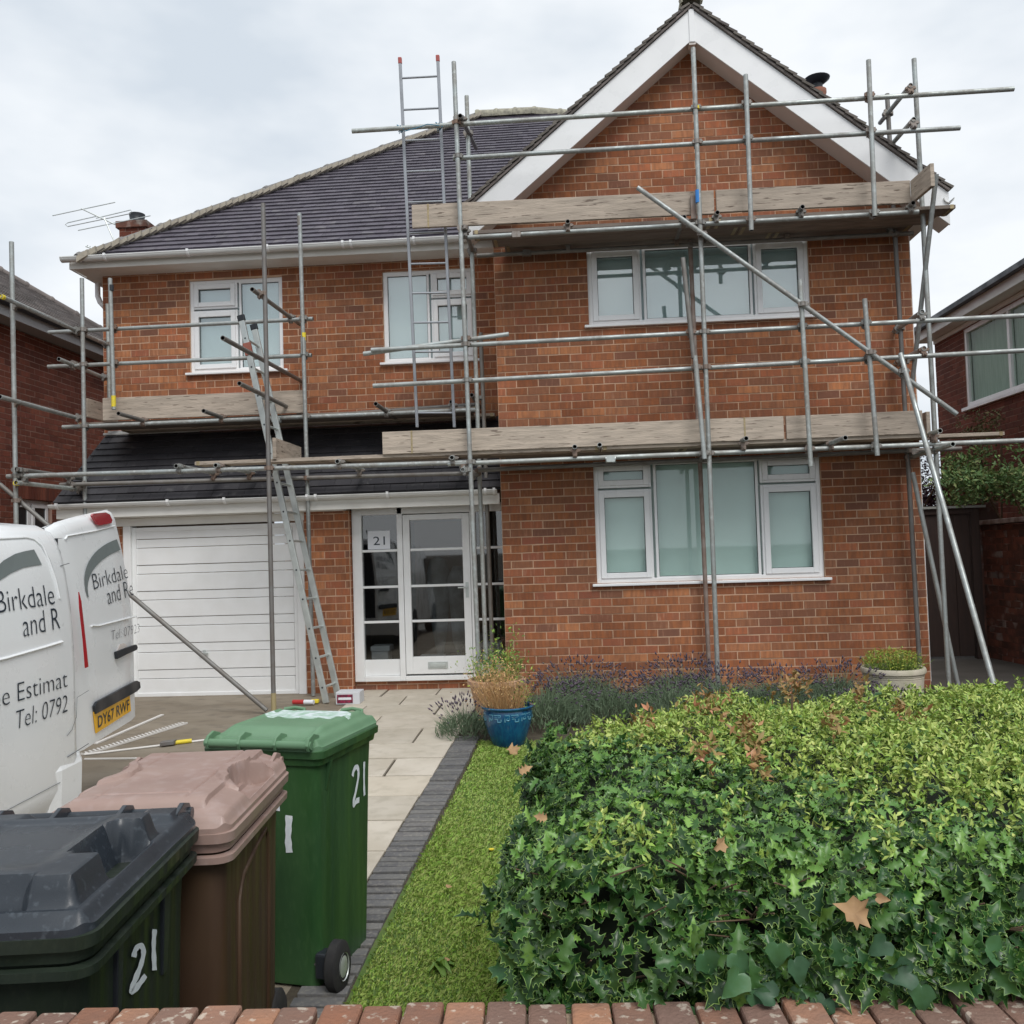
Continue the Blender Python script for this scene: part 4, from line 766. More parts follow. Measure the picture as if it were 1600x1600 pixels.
for y, top, ins in ((0, 1.955, .03), (-.02, 1.97, .01), (-.06, 1.975, 0), (-.5, 1.975, 0), (-1.5, 1.975, 0), (-3.2, 1.97, 0), (-3.5, 1.90, 0), (-4.15, 1.28, 0), (-4.3, 1.15, .01), (-4.8, .98, .05), (-4.95, .80, .12)): rings.append(sect(y, top, ins))
g.loft(rings); g.build('body', VANW, van, smooth=35)
g = G(); g.box(-1.83, -.11, -.004, .004, .5, 1.86); g.build('load_shade_panel', BPLA, van)  # flat black panel: shade of the load space put in as colour
def fS(y, z): return (prof(z)+.004, y, z)
VN = A((VM.to_3x3() @ Vector((1, 0, 0)))[:]); P0 = A((VM @ Vector((-.03, 0, 1)))[:])
def S_(px, py): q_ = w2l(hit(px, py, P0, VN), VI); return q_[1], q_[2]
TH = RD(9.8); DD, DN = A((-sin(TH), cos(TH), 0)), A((cos(TH), sin(TH), 0)); H0 = A((-.03, .01, 0))
def profd(z): return -.10*max(0, (z-1.15)/.8)**1.6
def fD(w, z, o=.004): p = H0+DD*w+DN*(profd(z)+o); return (p[0], p[1], z)
DNW = A((VM.to_3x3() @ Vector(DN))[:]); PD = A((VM @ Vector(H0-DN*.02))[:])
def D_(px, py):
    q_ = w2l(hit(px, py, PD, DNW), VI); return float(np.dot(q_-H0, DD)), q_[2]
WD = D_(209, 1030)[0]; zt = D_(190, 795)[1]
g = G(); rings = []
zs = [.56, .70, .9, 1.15, 1.35, 1.55, 1.72, 1.86]
top1 = D_(188, 794)[1]
for w in np.linspace(-.02, WD, 9):
    f = (w+.02)/(WD+.02); tp = 1.925+(top1-1.925)*f**.75; zz = zs+[tp-.07, tp-.02, tp]; zb = [z if i else .56+.02*0 for i, z in enumerate(zz)]
    ins = .02 if (w < 0 or w > WD-.001) else 0
    o = [fD(w, z, -.0-ins-(.05 if i == len(zz)-1 else .015 if i == len(zz)-2 else 0)) for i, z in enumerate(zb)]; b = [fD(w, z, -.055) for z in zb][::-1]; rings.append(o+b)
g.loft(rings); door_v = g.build('rear_door', VANW, van, smooth=40)
g = G(); b2 = [(-1.94-x, y, z) for (x, y, z) in [fD(0, .56, 0)]]; g.loft([[(-1.92-.0, .01, .56), (-1.92, .01, 1.96), (-1.87, .01, 1.96), (-1.87, .01, .56)], [(-1.99, .8, .56), (-1.99, .8, 1.96), (-1.94, .8, 1.96), (-1.94, .8, .56)]]); g.build('rear_door', VANW, van, bev=.01)
def vtext(body, p0, p1, capx, XY, fn, par, size_k=1.42, off=-.0022, sh=.0):
    a, b = A(XY(*p0)), A(XY(*p1)); c = A(XY(*capx)); cap = abs(c[1]-a[1]); d = b-a; W_ = np.linalg.norm(d); g = G()
    v, f = text_mesh(body, cap*size_k, off, sh); w = v[:, 0].max()
    g.add([fn(*(a+d*(x/w)+A((0, y)))) for x, y, _ in v], f); return g.build('lettering', INK, par)
def poly_on(name, pts, XY, fn, mat, par, th=0.):
    g = G(); P2 = [XY(*p) for p in pts]; n = len(P2)
    if th: g.loft([[fn(*p) for p in P2], [tuple(A(fn(*p))+(DN if fn is fD else A((1, 0, 0)))*th) for p in P2]])
    else: g.add([fn(*p) for p in P2], [tuple(range(n))])
    return g.build(name, mat, par, smooth=0)
vtext('Birkdale', (-9, 959), (83, 944), (-7, 922), S_, fS, van, sh=0); vtext('and R', (29, 996), (88, 982), (66, 953), S_, fS, van)
vtext('Free Estimat', (-52, 1118), (97, 1073), (33, 1062), S_, fS, van); vtext('Tel: 0792', (14, 1141), (97, 1112), (50, 1099), S_, fS, van, sh=.12)
vtext('Birkdale', (147, 922), (203, 903), (148, 896), D_, fD, door_v); vtext('and Re', (167, 945), (208, 930), (203, 911), D_, fD, door_v); vtext('Tel: 07923', (168, 1001), (213, 988), (169, 985), D_, fD, door_v, sh=.1)
def arc_strip(name, top, bot, XY, fn, mat, par):
    g = G(); n = len(top); g.add([fn(*XY(*p)) for p in top]+[fn(*XY(*p)) for p in bot], [(i, i+1, n+i+1, n+i) for i in range(n-1)]); g.build(name, mat, par)
def cub(a, b, c, d, n=14): return [tuple((1-t)**3*A(a)+3*(1-t)**2*t*A(b)+3*(1-t)*t*t*A(c)+t**3*A(d)) for t in np.linspace(0, 1, n)]
arc_strip('swoosh', [(65, 858), (49, 861), (34, 865), (14, 875), (0, 886), (-20, 905), (-36, 930)], [(71, 882), (56, 884), (41, 887), (21, 895.5), (0, 908), (-16, 922), (-32, 940)], S_, fS, SWOO, van)
arc_strip('swoosh', cub((195.5, 842), (160, 853), (127, 885), (137, 933)), cub((198, 859), (165, 870), (134, 898), (139, 933)), D_, fD, SWOO, door_v)
def line(name, pts, XY, fn, mat, par, r=.0022): G().poly([fn(*XY(*p)) for p in pts], r, 6).build(name, mat, par, smooth=60)
line('crease', [(-60, 848), (0, 842), (60, 839), (70, 842), (78, 852), (83, 875), (88, 905), (91, 935)], S_, lambda y, z: fS(y, z), VANW, van, .007)
line('crease', [(-60, 1043), (0, 1029), (60, 1012), (90, 1003)], S_, fS, VANW, van, .008)
line('seam', [(99, 884), (113, 880)], S_, fS, VANG, van); line('seam', [(130, 1079), (112, 1090), (111, 1120), (104, 1140), (96, 1150)], S_, fS, VANG, van, .0015)
G().poly([(prof(z)-.028, -.001, z) for z in np.linspace(.58, 1.9, 12)], .006, 6).build('seam', VANG, van, smooth=60)
line('seam', [(97, 1183), (130, 1162)], S_, fS, VANG, van); line('seam', [(-80, 1305), (0, 1267), (94, 1218)], S_, fS, VANG, van, .0015)
line('crease', [(117, 842), (121, 837), (165, 829), (196, 821)], D_, fD, VANW, door_v, .005); line('crease', [(139, 978), (150, 978), (209, 963)], D_, fD, VANW, door_v, .006)
poly_on('tail_light', [(120.5, 925), (122.5, 940), (126.5, 1020), (128.5, 1042), (124, 1044), (121.5, 1000), (118.8, 950)], S_, fS, REDL, van, .006)
poly_on('brake_light', [(162, 805), (165, 802), (184, 800), (189, 803), (191.5, 812), (189, 817), (170, 820.5), (167, 819)], D_, fD, REDL, door_v, .014)
poly_on('handle', [(172.5, 1019), (190, 1012), (204, 1007.5), (206, 1012), (204.5, 1016), (190, 1022), (174, 1030)], D_, fD, BPLA, door_v, .018)
poly_on('handle_recess', [(177, 1017), (181, 1007), (187, 1005), (192, 1008), (194, 1013)], D_, fD, SOFF, door_v, .002)
poly_on('plate_trim', [(138, 1104), (142, 1097), (205, 1064), (210, 1066), (211, 1075), (205, 1081), (140, 1116)], D_, fD, BPLA, door_v, .016)
pl = poly_on('number_plate', [(139, 1113), (196, 1087), (198, 1111), (143, 1146)], D_, fD, PLATE, door_v, .006)
a, b, c = A(D_(144.5, 1138)), A(D_(195, 1108.5)), A(D_(146, 1119)); g = G(); v, f = text_mesh('DY67 RWF', .1, .001); w = v[:, 0].max(); h = .085
g.add([fD(*(a+(b-a)*(x/w)+A((0, y/.07*abs(c[1]-a[1])))), .0125) for x, y, _ in v], f); g.build('lettering', INK, pl)
g = G(); g.loft([[(x-i, y, z) for x, z in ((-.02, .24), (0, .3), (0.01, .52), (-.01, .57), (-.10, .57), (-.1, .24))] for y, i in ((-.30, .02), (-.2, .0), (.02, .01), (.09, .05))]); g.box(-1.93, -.06, .0, .10, .26, .56); g.build('bumper', VANW, van, bev=.015)
for x, y in ((-.14, -1.35), (-1.80, -1.35), (-.14, -4.2), (-1.80, -4.2)):
    g = G(); g.lathe((0, 0, 0), [(.14, -.09), (.30, -.10), (.33, -.07), (.33, .07), (.30, .10), (.14, .09)], 28); o = g.build('wheel', TYRE, van, smooth=40); o.rotation_euler = (0, RD(90), 0); o.location = (x+.055, y, .33)
    r_ = G().lathe((0, 0, 0), [(.001, .06), (.06, .07), (.20, .055), (.215, .085)], 20).build('rim', ALU, o, smooth=40)
g = G(); g.box(-1.6, -.3, -3.98, -3.5, 1.4, 1.85); g.obox((-.97, -3.86, 1.63), (.72, 0, 0), (0, -.30, -.29), (0, -.012, .012)); g.build('windscreen', GLAD, van)
for x in (-.012, -1.93): G().box(x-.012, x+.012, -3.9, -2.95, 1.05, 1.62).build('side_window', GLAD, van)

# ------------------------------------------------------------ wheelie bins
def ss(a, b, x): t = np.clip((x-a)/(b-a), 0, 1); return t*t*(3-2*t)
def rrect(hw, y0, y1, r, z, n=5):
    pts = []
    for cx, cy, a0 in ((hw-r, y1-r, 0), (-hw+r, y1-r, 90), (-hw+r, y0+r, 180), (hw-r, y0+r, 270)):
        for k in range(n+1): a = RD(a0+90*k/n); pts.append((cx+r*cos(a), cy+r*sin(a), z))
    return pts
BODY = [(.012, .243, .09, .685), (.10, .246, .085, .69), (.80, .260, .045, .705), (.93, .266, .035, .715)]
def side_x(z): return float(np.interp(z, [b[0] for b in BODY], [b[1] for b in BODY]))
def back_y(z): return float(np.interp(z, [b[0] for b in BODY], [b[3] for b in BODY]))
def lid_mesh(fn, hw=.293, D=.745, N=110, mats=None, mfn=None, r=.05):
    s = np.linspace(-1, 1, N); X, Y_ = np.meshgrid(s, s); x, y = X*hw, (Y_+1)/2*D; cx, cy = hw-r, D/2-r; yc = y-D/2
    dx, dy = np.abs(x)-cx, np.abs(yc)-cy; m = (dx > 0) & (dy > 0); k = np.where(m, np.maximum(dx, dy)/np.maximum(np.hypot(dx, dy), 1e-9), 1)
    x = np.where(m, np.sign(x)*(cx+dx*k), x); yc = np.where(m, np.sign(yc)*(cy+dy*k), yc); y = yc+D/2
    px = np.minimum(x+hw, hw-x); z = fn(x, y, px, y, D-y); g = G(); vs = np.stack([x, y, z], -1).reshape(-1, 3); fs = []; mi = []
    for j in range(N-1):
        for i in range(N-1): a = j*N+i; fs.append((a, a+1, a+N+1, a+N)); mi.append(mfn(x[j, i], y[j, i]) if mfn else 0)
    g.add(vs, fs); g.m = mi
    bd = [(0, i) for i in range(N)]+[(j, N-1) for j in range(1, N)]+[(N-1, i) for i in range(N-2, -1, -1)]+[(j, 0) for j in range(N-2, 0, -1)]
    ring = [(x[q], y[q], z[q]) for q in bd]; low = [(a, b, -.012) for a, b, c in ring]; g.loft([low, ring], caps=False)
    return g
def bin_(label, loc, rz, lidf, bmat, lmat, H=1.0, mfn=None, sc=(1, 1), wx=.235):
    b = empty('wheelie_bin', loc, label, 'wheelie bin', rz=rz); b.scale = (*sc, 1); ORG[b.name] = np.zeros(3); k = H/1.0
    g = G(); g.loft([rrect(hw, y0, y1, .045, z*k) for z, hw, y0, y1 in BODY]); bo = g.build('body', bmat, b, smooth=30)
    g = G(); g.loft([rrect(.262, .04, .71, .05, H-.075), rrect(.283, .018, .728, .05, H-.07), rrect(.288, .012, .735, .05, H-.045), rrect(.300, 0, .745, .05, H-.04), rrect(.302, -.002, .747, .05, H-.012), rrect(.29, .01, .735, .05, H-.008)]); g.build('rim', lmat if lmat is BRNL else bmat, b, smooth=30)
    g = lid_mesh(lidf, mfn=mfn); l = g.build('lid', [lmat, GRIM], b, smooth=35, rnd=False); l.location = (0, 0, H)
    g = G(); g.loft([rrect(.275, .022, .724, .05, H-.104), rrect(.296, .004, .740, .05, H-.099), rrect(.297, .003, .741, .05, H-.080), rrect(.28, .018, .728, .05, H-.076)], caps=False) if lmat is not GRNL else g.box(-.2, .2, .70, .71, H-.12, H-.09); g.build('rim_lip', lmat if lmat is BRNL else bmat, b, smooth=30)
    g = G(); g.tube((-.265, .765, H+.018), (.265, .765, H+.018), .017, 12); g.build('hinge_bar', lmat, b, smooth=40)
    for x in (-.25, -.09, .09, .25):
        g = G(); g.loft([[(x+w, y, H+z) for y, z in ((.66, .045), (.72, .06), (.77, .046), (.79, .02), (.775, -.005), (.75, -.005), (.75, .02), (.70, .03), (.66, .02))] for w in (-.007, .007)]); g.build('hinge_lug', lmat, b, bev=.003)
    for s in (-1, 1):
        g = G(); g.lathe((0, 0, 0), [(.03, -.03), (.085, -.03), (.1, -.02), (.1, .02), (.085, .03), (.03, .03)], 24); w = g.build('wheel', TYRE, b, smooth=40); w.rotation_euler = (0, RD(90), 0); w.location = (s*wx, .675, .10)
        G().lathe((0, 0, 0), [(.001, .022), (.02, .026), (.035, .020), (.045, .030)], 16).build('hub', BPLA, w, smooth=40); G().lathe((0, 0, 0), [(.001, -.032), (.03, -.036), (.05, -.026), (.055, -.034)], 16).build('hub', ALU, w, smooth=40)
    g = G(); g.tube((-wx, .675, .10), (wx, .675, .10), .012, 8); g.build('axle', STEELD, b); g = G(); [G().box(x-.05, x+.05, .62, .71, .05, .15).build('axle_block', BPLA, b, bev=.01) for x in (.045-wx, wx-.045)]
    return b, Matrix.Translation(Vector(loc)) @ Matrix.Rotation(rz, 4, 'Z') @ Matrix.Diagonal((*sc, 1, 1))
def lid_black(x, y, px, p0, p1):
    h = .004+.030*ss(.0, .03, px)*ss(0, .03, p0)*ss(0, .03, p1); notch = ss(.20, .23, y)*ss(.46, .43, y); e = .036+.085*notch
    pl = ss(e, e+.026, px)*ss(.035, .062, p0)*ss(.535, .51, y); h = h+.062*pl; h = h-.016*ss(.12, .19, px)*ss(.10, .2, p0)*ss(.53, .48, y)
    h = h-.055*notch*ss(.03, .05, px)*ss(.125, .105, px); h = h-.05*ss(.035, .045, p0)*ss(.085, .06, p0)*ss(.16, .13, np.abs(x)); h = h+.02*ss(.6, .64, y)*ss(.03, .05, px)*ss(.16, .12, px)*ss(.02, .05, p1)
    return h
def lid_brown(x, y, px, p0, p1):
    h = .004+.028*ss(0, .025, px)*ss(0, .025, p0)*ss(0, .02, p1)+.028*ss(.0, .10, px)*ss(.02, .12, p0)*ss(.0, .03, p1)+.014*ss(.085, .092, px)*ss(.07, .078, p0); t = np.clip(1-((y-.42)/.17)**2, 0, 1)
    arch = .03+.085*t; h = h-.060*ss(.014, .022, px)*ss(arch, arch-.008, px)*ss(.05, .12, t); h = h+.012*ss(arch-.002, arch+.004, px)*ss(arch+.045, arch+.035, px)*ss(0, .15, t); h = h-.004*ss(.15, .152, px)*ss(.158, .156, px)*ss(.10, .11, p0)-.004*ss(.145, .147, p0)*ss(.153, .151, p0)*ss(.13, .14, px)
    return h
def lid_green(x, y, px, p0, p1):
    h = .004+.03*ss(0, .03, px)*ss(0, .03, p0)*ss(0, .03, p1)+.026*ss(.02, .08, px)*ss(.02, .10, p0)*ss(.05, .20, p1); return h+.006*ss(.05, .06, px)*ss(.09, .08, px)*ss(.05, .06, p0)
# near corners come from the sight lines to the rims
def bin_pose(nr, fr, z, D=.745, hw=.30):
    a, b = atz(*nr, z), atz(*fr, z); d = unit((b-a)*A((1, 1, 0))); rz = math.atan2(-d[0], d[1]); return a, d, rz
a, d, rz = bin_pose((143, 1480), (313, 1304), .835); rr = A((d[1], -d[0], 0)); loc = a-rr*.30; loc[2] = gz(2.1); pass
BB, MBk = bin_('black lidded dark green wheelie bin nearest the camera, white 21 painted on its side', loc, rz, lid_black, BBOD, BBLK, H=.835+.032-gz(2.1))
a, d, rz = bin_pose((347, 1316), (454, 1203), .80); rr = A((d[1], -d[0], 0)); loc = a-rr*.30; loc[2] = gz(2.9); loc[0] += .025
BBr, MBr = bin_('brown wheelie bin with faded pinkish brown lid, in the middle of the three bins', loc, rz, lid_brown, BRNB, BRNL, H=.80+.035-gz(2.9))
# the green bin is turned round: hinge and wheels face the street
c1, c2 = atz(505, 1172, .84), atz(583, 1135, .84); d = unit((c2-c1)*A((1, 1, 0))); th = math.atan2(-d[0], d[1]); rr = A((d[1], -d[0], 0)); loc = c1-rr*.30*.92-rr*.01+d*.745*.77; loc[2] = gz(3.7)
BG, MGr = bin_('green wheelie bin turned with its wheels to the street, white residue on its lid', loc, th+pi, lid_green, GRNB, GRNL, H=.84+.0-gz(3.7), sc=(.92, .77), wx=.325, mfn=lambda x, y: 1 if (.07 < y < .34 and (x*.9)**2/.045+(y-.2)**2/.02 < 1.0+.35*sin(x*60+y*35)) else 0)
def on_side(MM, X, sgn=1, off=.004):
    I = MM.inverted()
    def fn(px, py): q_ = w2l(atx(px, py, X), I); return (sgn*(side_x(q_[2])+off), q_[1], q_[2])
    return fn
def on_back(MM, Y, off=.004):
    I = MM.inverted()
    def fn(px, py): q_ = w2l(at(px, py, Y), I); return (q_[0], back_y(q_[2])+off, q_[2])
    return fn
two = [(200, 1496), (202, 1484), (211, 1477), (219, 1480), (221, 1491), (216, 1508), (207, 1526), (199, 1541), (195, 1551), (204, 1547), (216, 1535), (226, 1524)]
Xs = A((MBk @ Vector((side_x(.6), .35, 0)))[:])[0]
g = G(); f = on_side(MBk, Xs); stroke(g, two, 9.5, f); stroke(g, [(242, 1452), (241, 1470), (242, 1490), (244, 1516)], 9, f); g.build('painted_number', DAUB, BB)
Yb = A((MGr @ Vector((0, back_y(.6), 0)))[:])[1]; f = on_back(MGr, Yb)
g = G(); stroke(g, [(457, 1271), (456, 1290), (455, 1310), (457, 1329)], 11, f); stroke(g, [(440, 1232), (439, 1250), (438, 1265)], 6, f); g.build('painted_number', DAUB, BG)
f = lambda a_, b_: (-(side_x(b_)+.004), a_, b_); g = G()
stroke(g, [(.30, .775), (.285, .80), (.25, .81), (.22, .79), (.225, .755), (.26, .70), (.29, .665), (.29, .645), (.25, .66), (.215, .655)], .024, f); stroke(g, [(.145, .81), (.15, .76), (.15, .70), (.145, .66)], .022, f); g.build('painted_number', DAUB, BG)
# raised panel edge and ribs on the bins
g = G(); k = side_x
for y0, y1, z1 in ((.20, .235, .62), (.50, .55, .70)): g = G(); g.loft([[(k(.90)-.012, y0, .91), (k(.90)+.010, y0, .91), (k(.90)+.010, y1, .91), (k(.90)-.012, y1, .91)], [(k(z1)-.012, y0+.01, z1), (k(z1)+.006, y0+.01, z1), (k(z1)+.006, y1-.005, z1), (k(z1)-.012, y1-.005, z1)]]); g.build('rib', BPLA, BB, bev=.003)
for s in (-1, 1): g = G(); g.poly([(s*(k(z)+.001), y, z) for y, z in ((.22, .12), (.21, .45), (.20, .70), (.26, .76), (.40, .80), (.52, .82), (.55, .78), (.56, .5), (.55, .12))], .009, 8); g.build('panel_edge', BRNB, BBr, smooth=60)
for s in (-1, 1): g = G(); g.loft([[(s*(k(.9)+.0), .60, .90), (s*(k(.9)+.028), .60, .90), (s*(k(.9)+.028), .615, .90), (s*(k(.9)), .615, .90)], [(s*(k(.78)), .60, .78), (s*(k(.78)+.003), .60, .78), (s*(k(.78)+.003), .615, .78), (s*k(.78), .615, .78)]]); g.build('gusset', GRNB, BG)
g = G(); g.poly([(.12, .02, .95), (.12, -.03, .955), (.12, -.03, .99)], .006, 6); 
for x in (-.16, .16):
    g = G(); zq = .84-gz(3.7)+.028; g.poly([(x-.06, .06, zq), (x-.055, .035, zq+.028), (x, .03, zq+.034), (x+.055, .035, zq+.028), (x+.06, .06, zq)], .009, 8); g.build('lid_handle', GRNL, BG, smooth=60)

# ------------------------------------------------------------ low front wall with bricks on edge
p, q_ = atz(0, 1583, .76), atz(900, 1567, .76); wu = unit((q_-p)*A((1, 1, 0))); wn = A((-wu[1], wu[0], 0)); fwall = empty('front_wall', (0, 1.62, gz(1.6)), 'low red brick front wall with a lichened coping of bricks laid on edge', 'wall')
o_ = p*A((1, 1, 0))-wn*.006; u0 = -1.0; u = u0; k = 0
while u < 4.6:
    w = .0715+RNG.normal()*.0012; c = o_+wu*(u+w/2)-wn*.108; zc_ = .738+RNG.normal()*.0025; g = G(); yw = wn*(.107+RNG.normal()*.003); sk = wn*0+wu*RNG.normal()*.002
    base = [(c-wu*w/2-yw), (c+wu*w/2-yw), (c+wu*w/2+yw+sk), (c-wu*w/2+yw+sk)]
    g.loft([[b_*A((1, 1, 0))+A((0, 0, zz_)) for b_ in base] for zz_ in (.645, zc_+.03)]); g.build('brick', COP, fwall, bev=.006, bseg=2); u += .0775; k += 1
a = o_+wu*u0-wn*.108; b = o_+wu*4.6-wn*.108; a[2] = b[2] = .69; G().beam(a, b, .20, .115).build('mortar_bed', MOR3, fwall)
ob = o_+wu*u0-wn*.215; ob[2] = 0
brick_wall(fwall, ob, wu, -wn, 0, 5.6, gz(1.6), .64, indiv=300, mat=COP, mortar=MOR3, back=.2, pitch=.225, ch=.075, joint=.01)
G().box(-1.9, -1.12, 0, 0, 0, 0) if False else None

# ------------------------------------------------------------ hedge
hedge = empty('holly_hedge', (1.2, 2.6, gz(2.6)), 'thick mixed holly hedge with lime green shoots on top, right of the lawn', 'hedge')
def leaf_template(kind):
    if kind == 'holly':
        side = [(0, .0), (.13, .07), (.33, .17), (.18, .24), (.165, .33), (.37, .43), (.19, .51), (.165, .60), (.32, .71), (.13, .80), (.10, .88), (.0, 1.14)]
        curl = lambda x, y: abs(x)*.5-.25*y*y+(.9*math.sin(y*13))*x*x; v = [(0, y, curl(0, y)) for _, y in side]; n = len(side); f = []; m = []
        for s in (-1, 1):
            b = len(v); v += [(s*x*.86, y, curl(x*.86, y)) for x, y in side]; c_ = len(v); v += [(s*(x+.012 if 0 < x else 0), y+(.02 if x > .3 else 0), curl(x, y)+(.04 if x > .3 else 0)) for x, y in side]
            for i in range(n-1):
                for A0, B0, k in ((0, b, 0), (b, c_, 1)):
                    q = (A0+i, A0+i+1, B0+i+1, B0+i); q = q if s < 0 else q[::-1]; f += [(q[0], q[1], q[2]), (q[0], q[2], q[3])]; m += [k, k]
        return A(v), np.array(f), np.array(m)
    if kind == 'ivy':
        hf = [(0, .02), (.14, -.10), (.34, -.08), (.46, .08), (.56, .30), (.42, .44), (.34, .56), (.26, .76), (.12, .93), (0, 1.08)]; mid = [(0, .02+1.06*i/9) for i in range(10)]; cz = lambda x, y: abs(x)*.55-.25*y*y+.05*math.sin(x*22)*abs(x); v = [(x, y, cz(x, y)) for x, y in mid]; f = []
        for s in (-1, 1):
            b = len(v); v += [(s*x, y, cz(x, y)) for x, y in hf]
            for i in range(9): q = (i, i+1, b+i+1, b+i); q = q if s < 0 else q[::-1]; f += [(q[0], q[1], q[2]), (q[0], q[2], q[3])]
        return A(v), np.array(f), np.zeros(len(f), int)
    if kind == 'dead':
        rg = np.random.default_rng(5); out = [(.06, 0), (.30, .05), (.26, .22), (.52, .30), (.34, .48), (.44, .70), (.20, .74), (.05, 1.02), (-.14, .76), (-.40, .80), (-.30, .52), (-.48, .34), (-.22, .24), (-.28, .04)]; v = [(0, .42, -.03)]+[(x, y, rg.normal()*.10+abs(x)*.6-.3*y*y) for x, y in out]; k = len(out)
        return A(v), np.array([(0, i+1, (i+1) % k+1) for i in range(k)]), np.zeros(k, int)
    if kind == 'small':
        v = [(0, 0, 0), (.2, .45, .07), (0, 1, -.05), (-.2, .45, .07)]; return A(v), np.array([(0, 1, 2), (0, 2, 3)]), np.array([0, 0])
def rotations(nrm, spin, lean):
    """frames with z along nrm (blended) and y pointing along the surface"""
    n = nrm/np.linalg.norm(nrm, axis=1)[:, None]; r = RNG.normal(size=n.shape); y = r-n*np.sum(r*n, 1)[:, None]; y += lean; y = y-n*np.sum(y*n, 1)[:, None]; y /= np.linalg.norm(y, axis=1)[:, None]; x = np.cross(y, n); return np.stack([x, y, n], 1)
def scatter(P, nrm, size, tmpl, lean=A((0, 0, 0)), wscale=1.):
    v, f, m = tmpl; Rm = rotations(nrm, None, lean); vv = np.einsum('kj,njc->nkc', v*A((wscale, 1, 1)), Rm)*np.asarray(size)[:, None, None]+P[:, None, :]; n = len(P)
    F_ = (f[None]+np.arange(n)[:, None, None]*len(v)).reshape(-1, 3); return vv, F_, np.tile(m, n)
def add_leaves(parent, name, P, nrm, size, kind, mats, indiv=0, lean=A((0, 0, 0)), wscale=1., smooth=False):
    t = leaf_template(kind); vv, F_, mi = scatter(P, nrm, size, t, lean, wscale); n = len(P); order = np.argsort(np.linalg.norm(P-CAM, axis=1)-.6*0*size)
    pick = order[:indiv]; rest = order[indiv:]; nf = len(t[1])
    for i in pick:
        o = fast_mesh('leaf', vv[i], t[1], None, mats, None, origin=P[i], mi=t[2], smooth=True); o.parent = parent; o.location = tuple(P[i]-ORG[parent.name])
    if len(rest):
        V_ = vv[rest].reshape(-1, 3); T_ = (t[1][None]+np.arange(len(rest))[:, None, None]*len(t[0])).reshape(-1, 3)
        tag(fast_mesh(name, V_, T_, np.repeat(RNG.random(len(rest)), nf), mats, parent, mi=np.tile(t[2], len(rest)), smooth=(kind == 'holly')), kind='stuff')
def yfar(X): return np.interp(X, [-.2, .25, 1.28, 1.9, 2.8], [3.1, 3.45, 3.72, 3.92, 4.1])
def bump(X, Y_): return .035*np.sin(X*7.1+Y_*3)+.03*np.sin(X*13.7-Y_*9)+.02*np.sin(X*29+Y_*17)
def left_x(Y_, z): return -.13+.045*np.sin(Y_*6+z*5)+.03*np.sin(Y_*17+z*11)
def front_y(X, z): return 1.76+.13*np.clip((z-.72)/.3, 0, 1)**2+.035*np.sin(X*9+z*7)+.03*np.sin(X*21-z*13)
def top_z(X, Y_): return 1.0-.022*np.clip((Y_-2.6)/1.0, 0, 1)+.5*bump(X, Y_)-.22*np.exp(-np.maximum(X-left_x(Y_, 1), 0)/.10)-.05*np.exp(-(Y_-1.85)/.12)
def hedge_pts(n, face):
    if face == 'top':
        X = RNG.uniform(-.16, 2.7, n); Y_ = 1.84+(yfar(X)-1.84)*RNG.random(n)**1.25; dpt = RNG.exponential(.028, n); P = np.stack([X, Y_, top_z(X, Y_)+.015-dpt], 1); nr = A((0, -.15, 1))
    elif face == 'front':
        X = np.where(RNG.random(n) < .86, RNG.uniform(-.15, 1.75, n), RNG.uniform(1.7, 2.8, n)); z = RNG.uniform(.60, 1.0, n); P = np.stack([X, front_y(X, z)+RNG.exponential(.035, n)-.01, z], 1); nr = A((0, -1, .45))
        k9 = RNG.random(n) < .10; P[k9, 1] = 1.70+.05*RNG.random(k9.sum()); P[k9, 2] = RNG.uniform(.775, .84, k9.sum()); P[k9, 0] = RNG.uniform(.0, 1.5, k9.sum())
    else:
        Y_ = RNG.uniform(1.8, 3.3, n); z = RNG.uniform(0, .98, n)+.02*(Y_-10)*(0); P = np.stack([left_x(Y_, z)+RNG.exponential(.03, n)-.012+.10*np.clip((z-.78)/.22, 0, 1)**2, Y_, z], 1); nr = A((-1, -.35, .4))
    return P, nr+RNG.normal(0, .42, (n, 3))
Ps, Ns = [], []
for fc, n in (('front', 6200), ('left', 5200), ('top', 12500)):
    P, nr = hedge_pts(n, fc)
    if fc == 'top':
        lime = 1/(1+np.exp(-7*((P[:, 0]-.10)*.75+(P[:, 1]-2.35)*.75-.55+.35*np.sin(P[:, 0]*5+P[:, 1]*4)))); keep = RNG.random(n) > lime*.88; P, nr = P[keep], nr[keep]
    if fc == 'front': hole = (np.sin(P[:, 0]*7.3+1)+np.sin(P[:, 0]*3.1+P[:, 2]*16)+.8*np.sin(P[:, 2]*25+P[:, 0]*11)) > .95; keep = ~(hole & (RNG.random(len(P)) < .75)); P, nr = P[keep], nr[keep]
    Ps.append(P); Ns.append(nr)
sp = at(752, 1425, 2.15); k_ = 46; t_ = RNG.random(k_)[:, None]; Ps.append(sp+(A((-.08, 2.22, .80))-sp)*t_+RNG.normal(0, .018, (k_, 3))); Ns.append(RNG.normal(0, .6, (k_, 3))+A((-.2, -.5, .6)))
P, nr = np.concatenate(Ps), np.concatenate(Ns); sz = RNG.uniform(.024, .056, len(P))*np.where(P[:, 2] > .93, .85, 1)
yg = RNG.random(len(P)) < np.clip((P[:, 2]-.88)*6, .04, .60)  # leaves picked for the paler colour, more of them towards the top
add_leaves(hedge, 'holly_leaves', P[~yg], nr[~yg], sz[~yg], 'holly', [HOLLY, HRIM], indiv=250, lean=A((0, -.2, .5)))
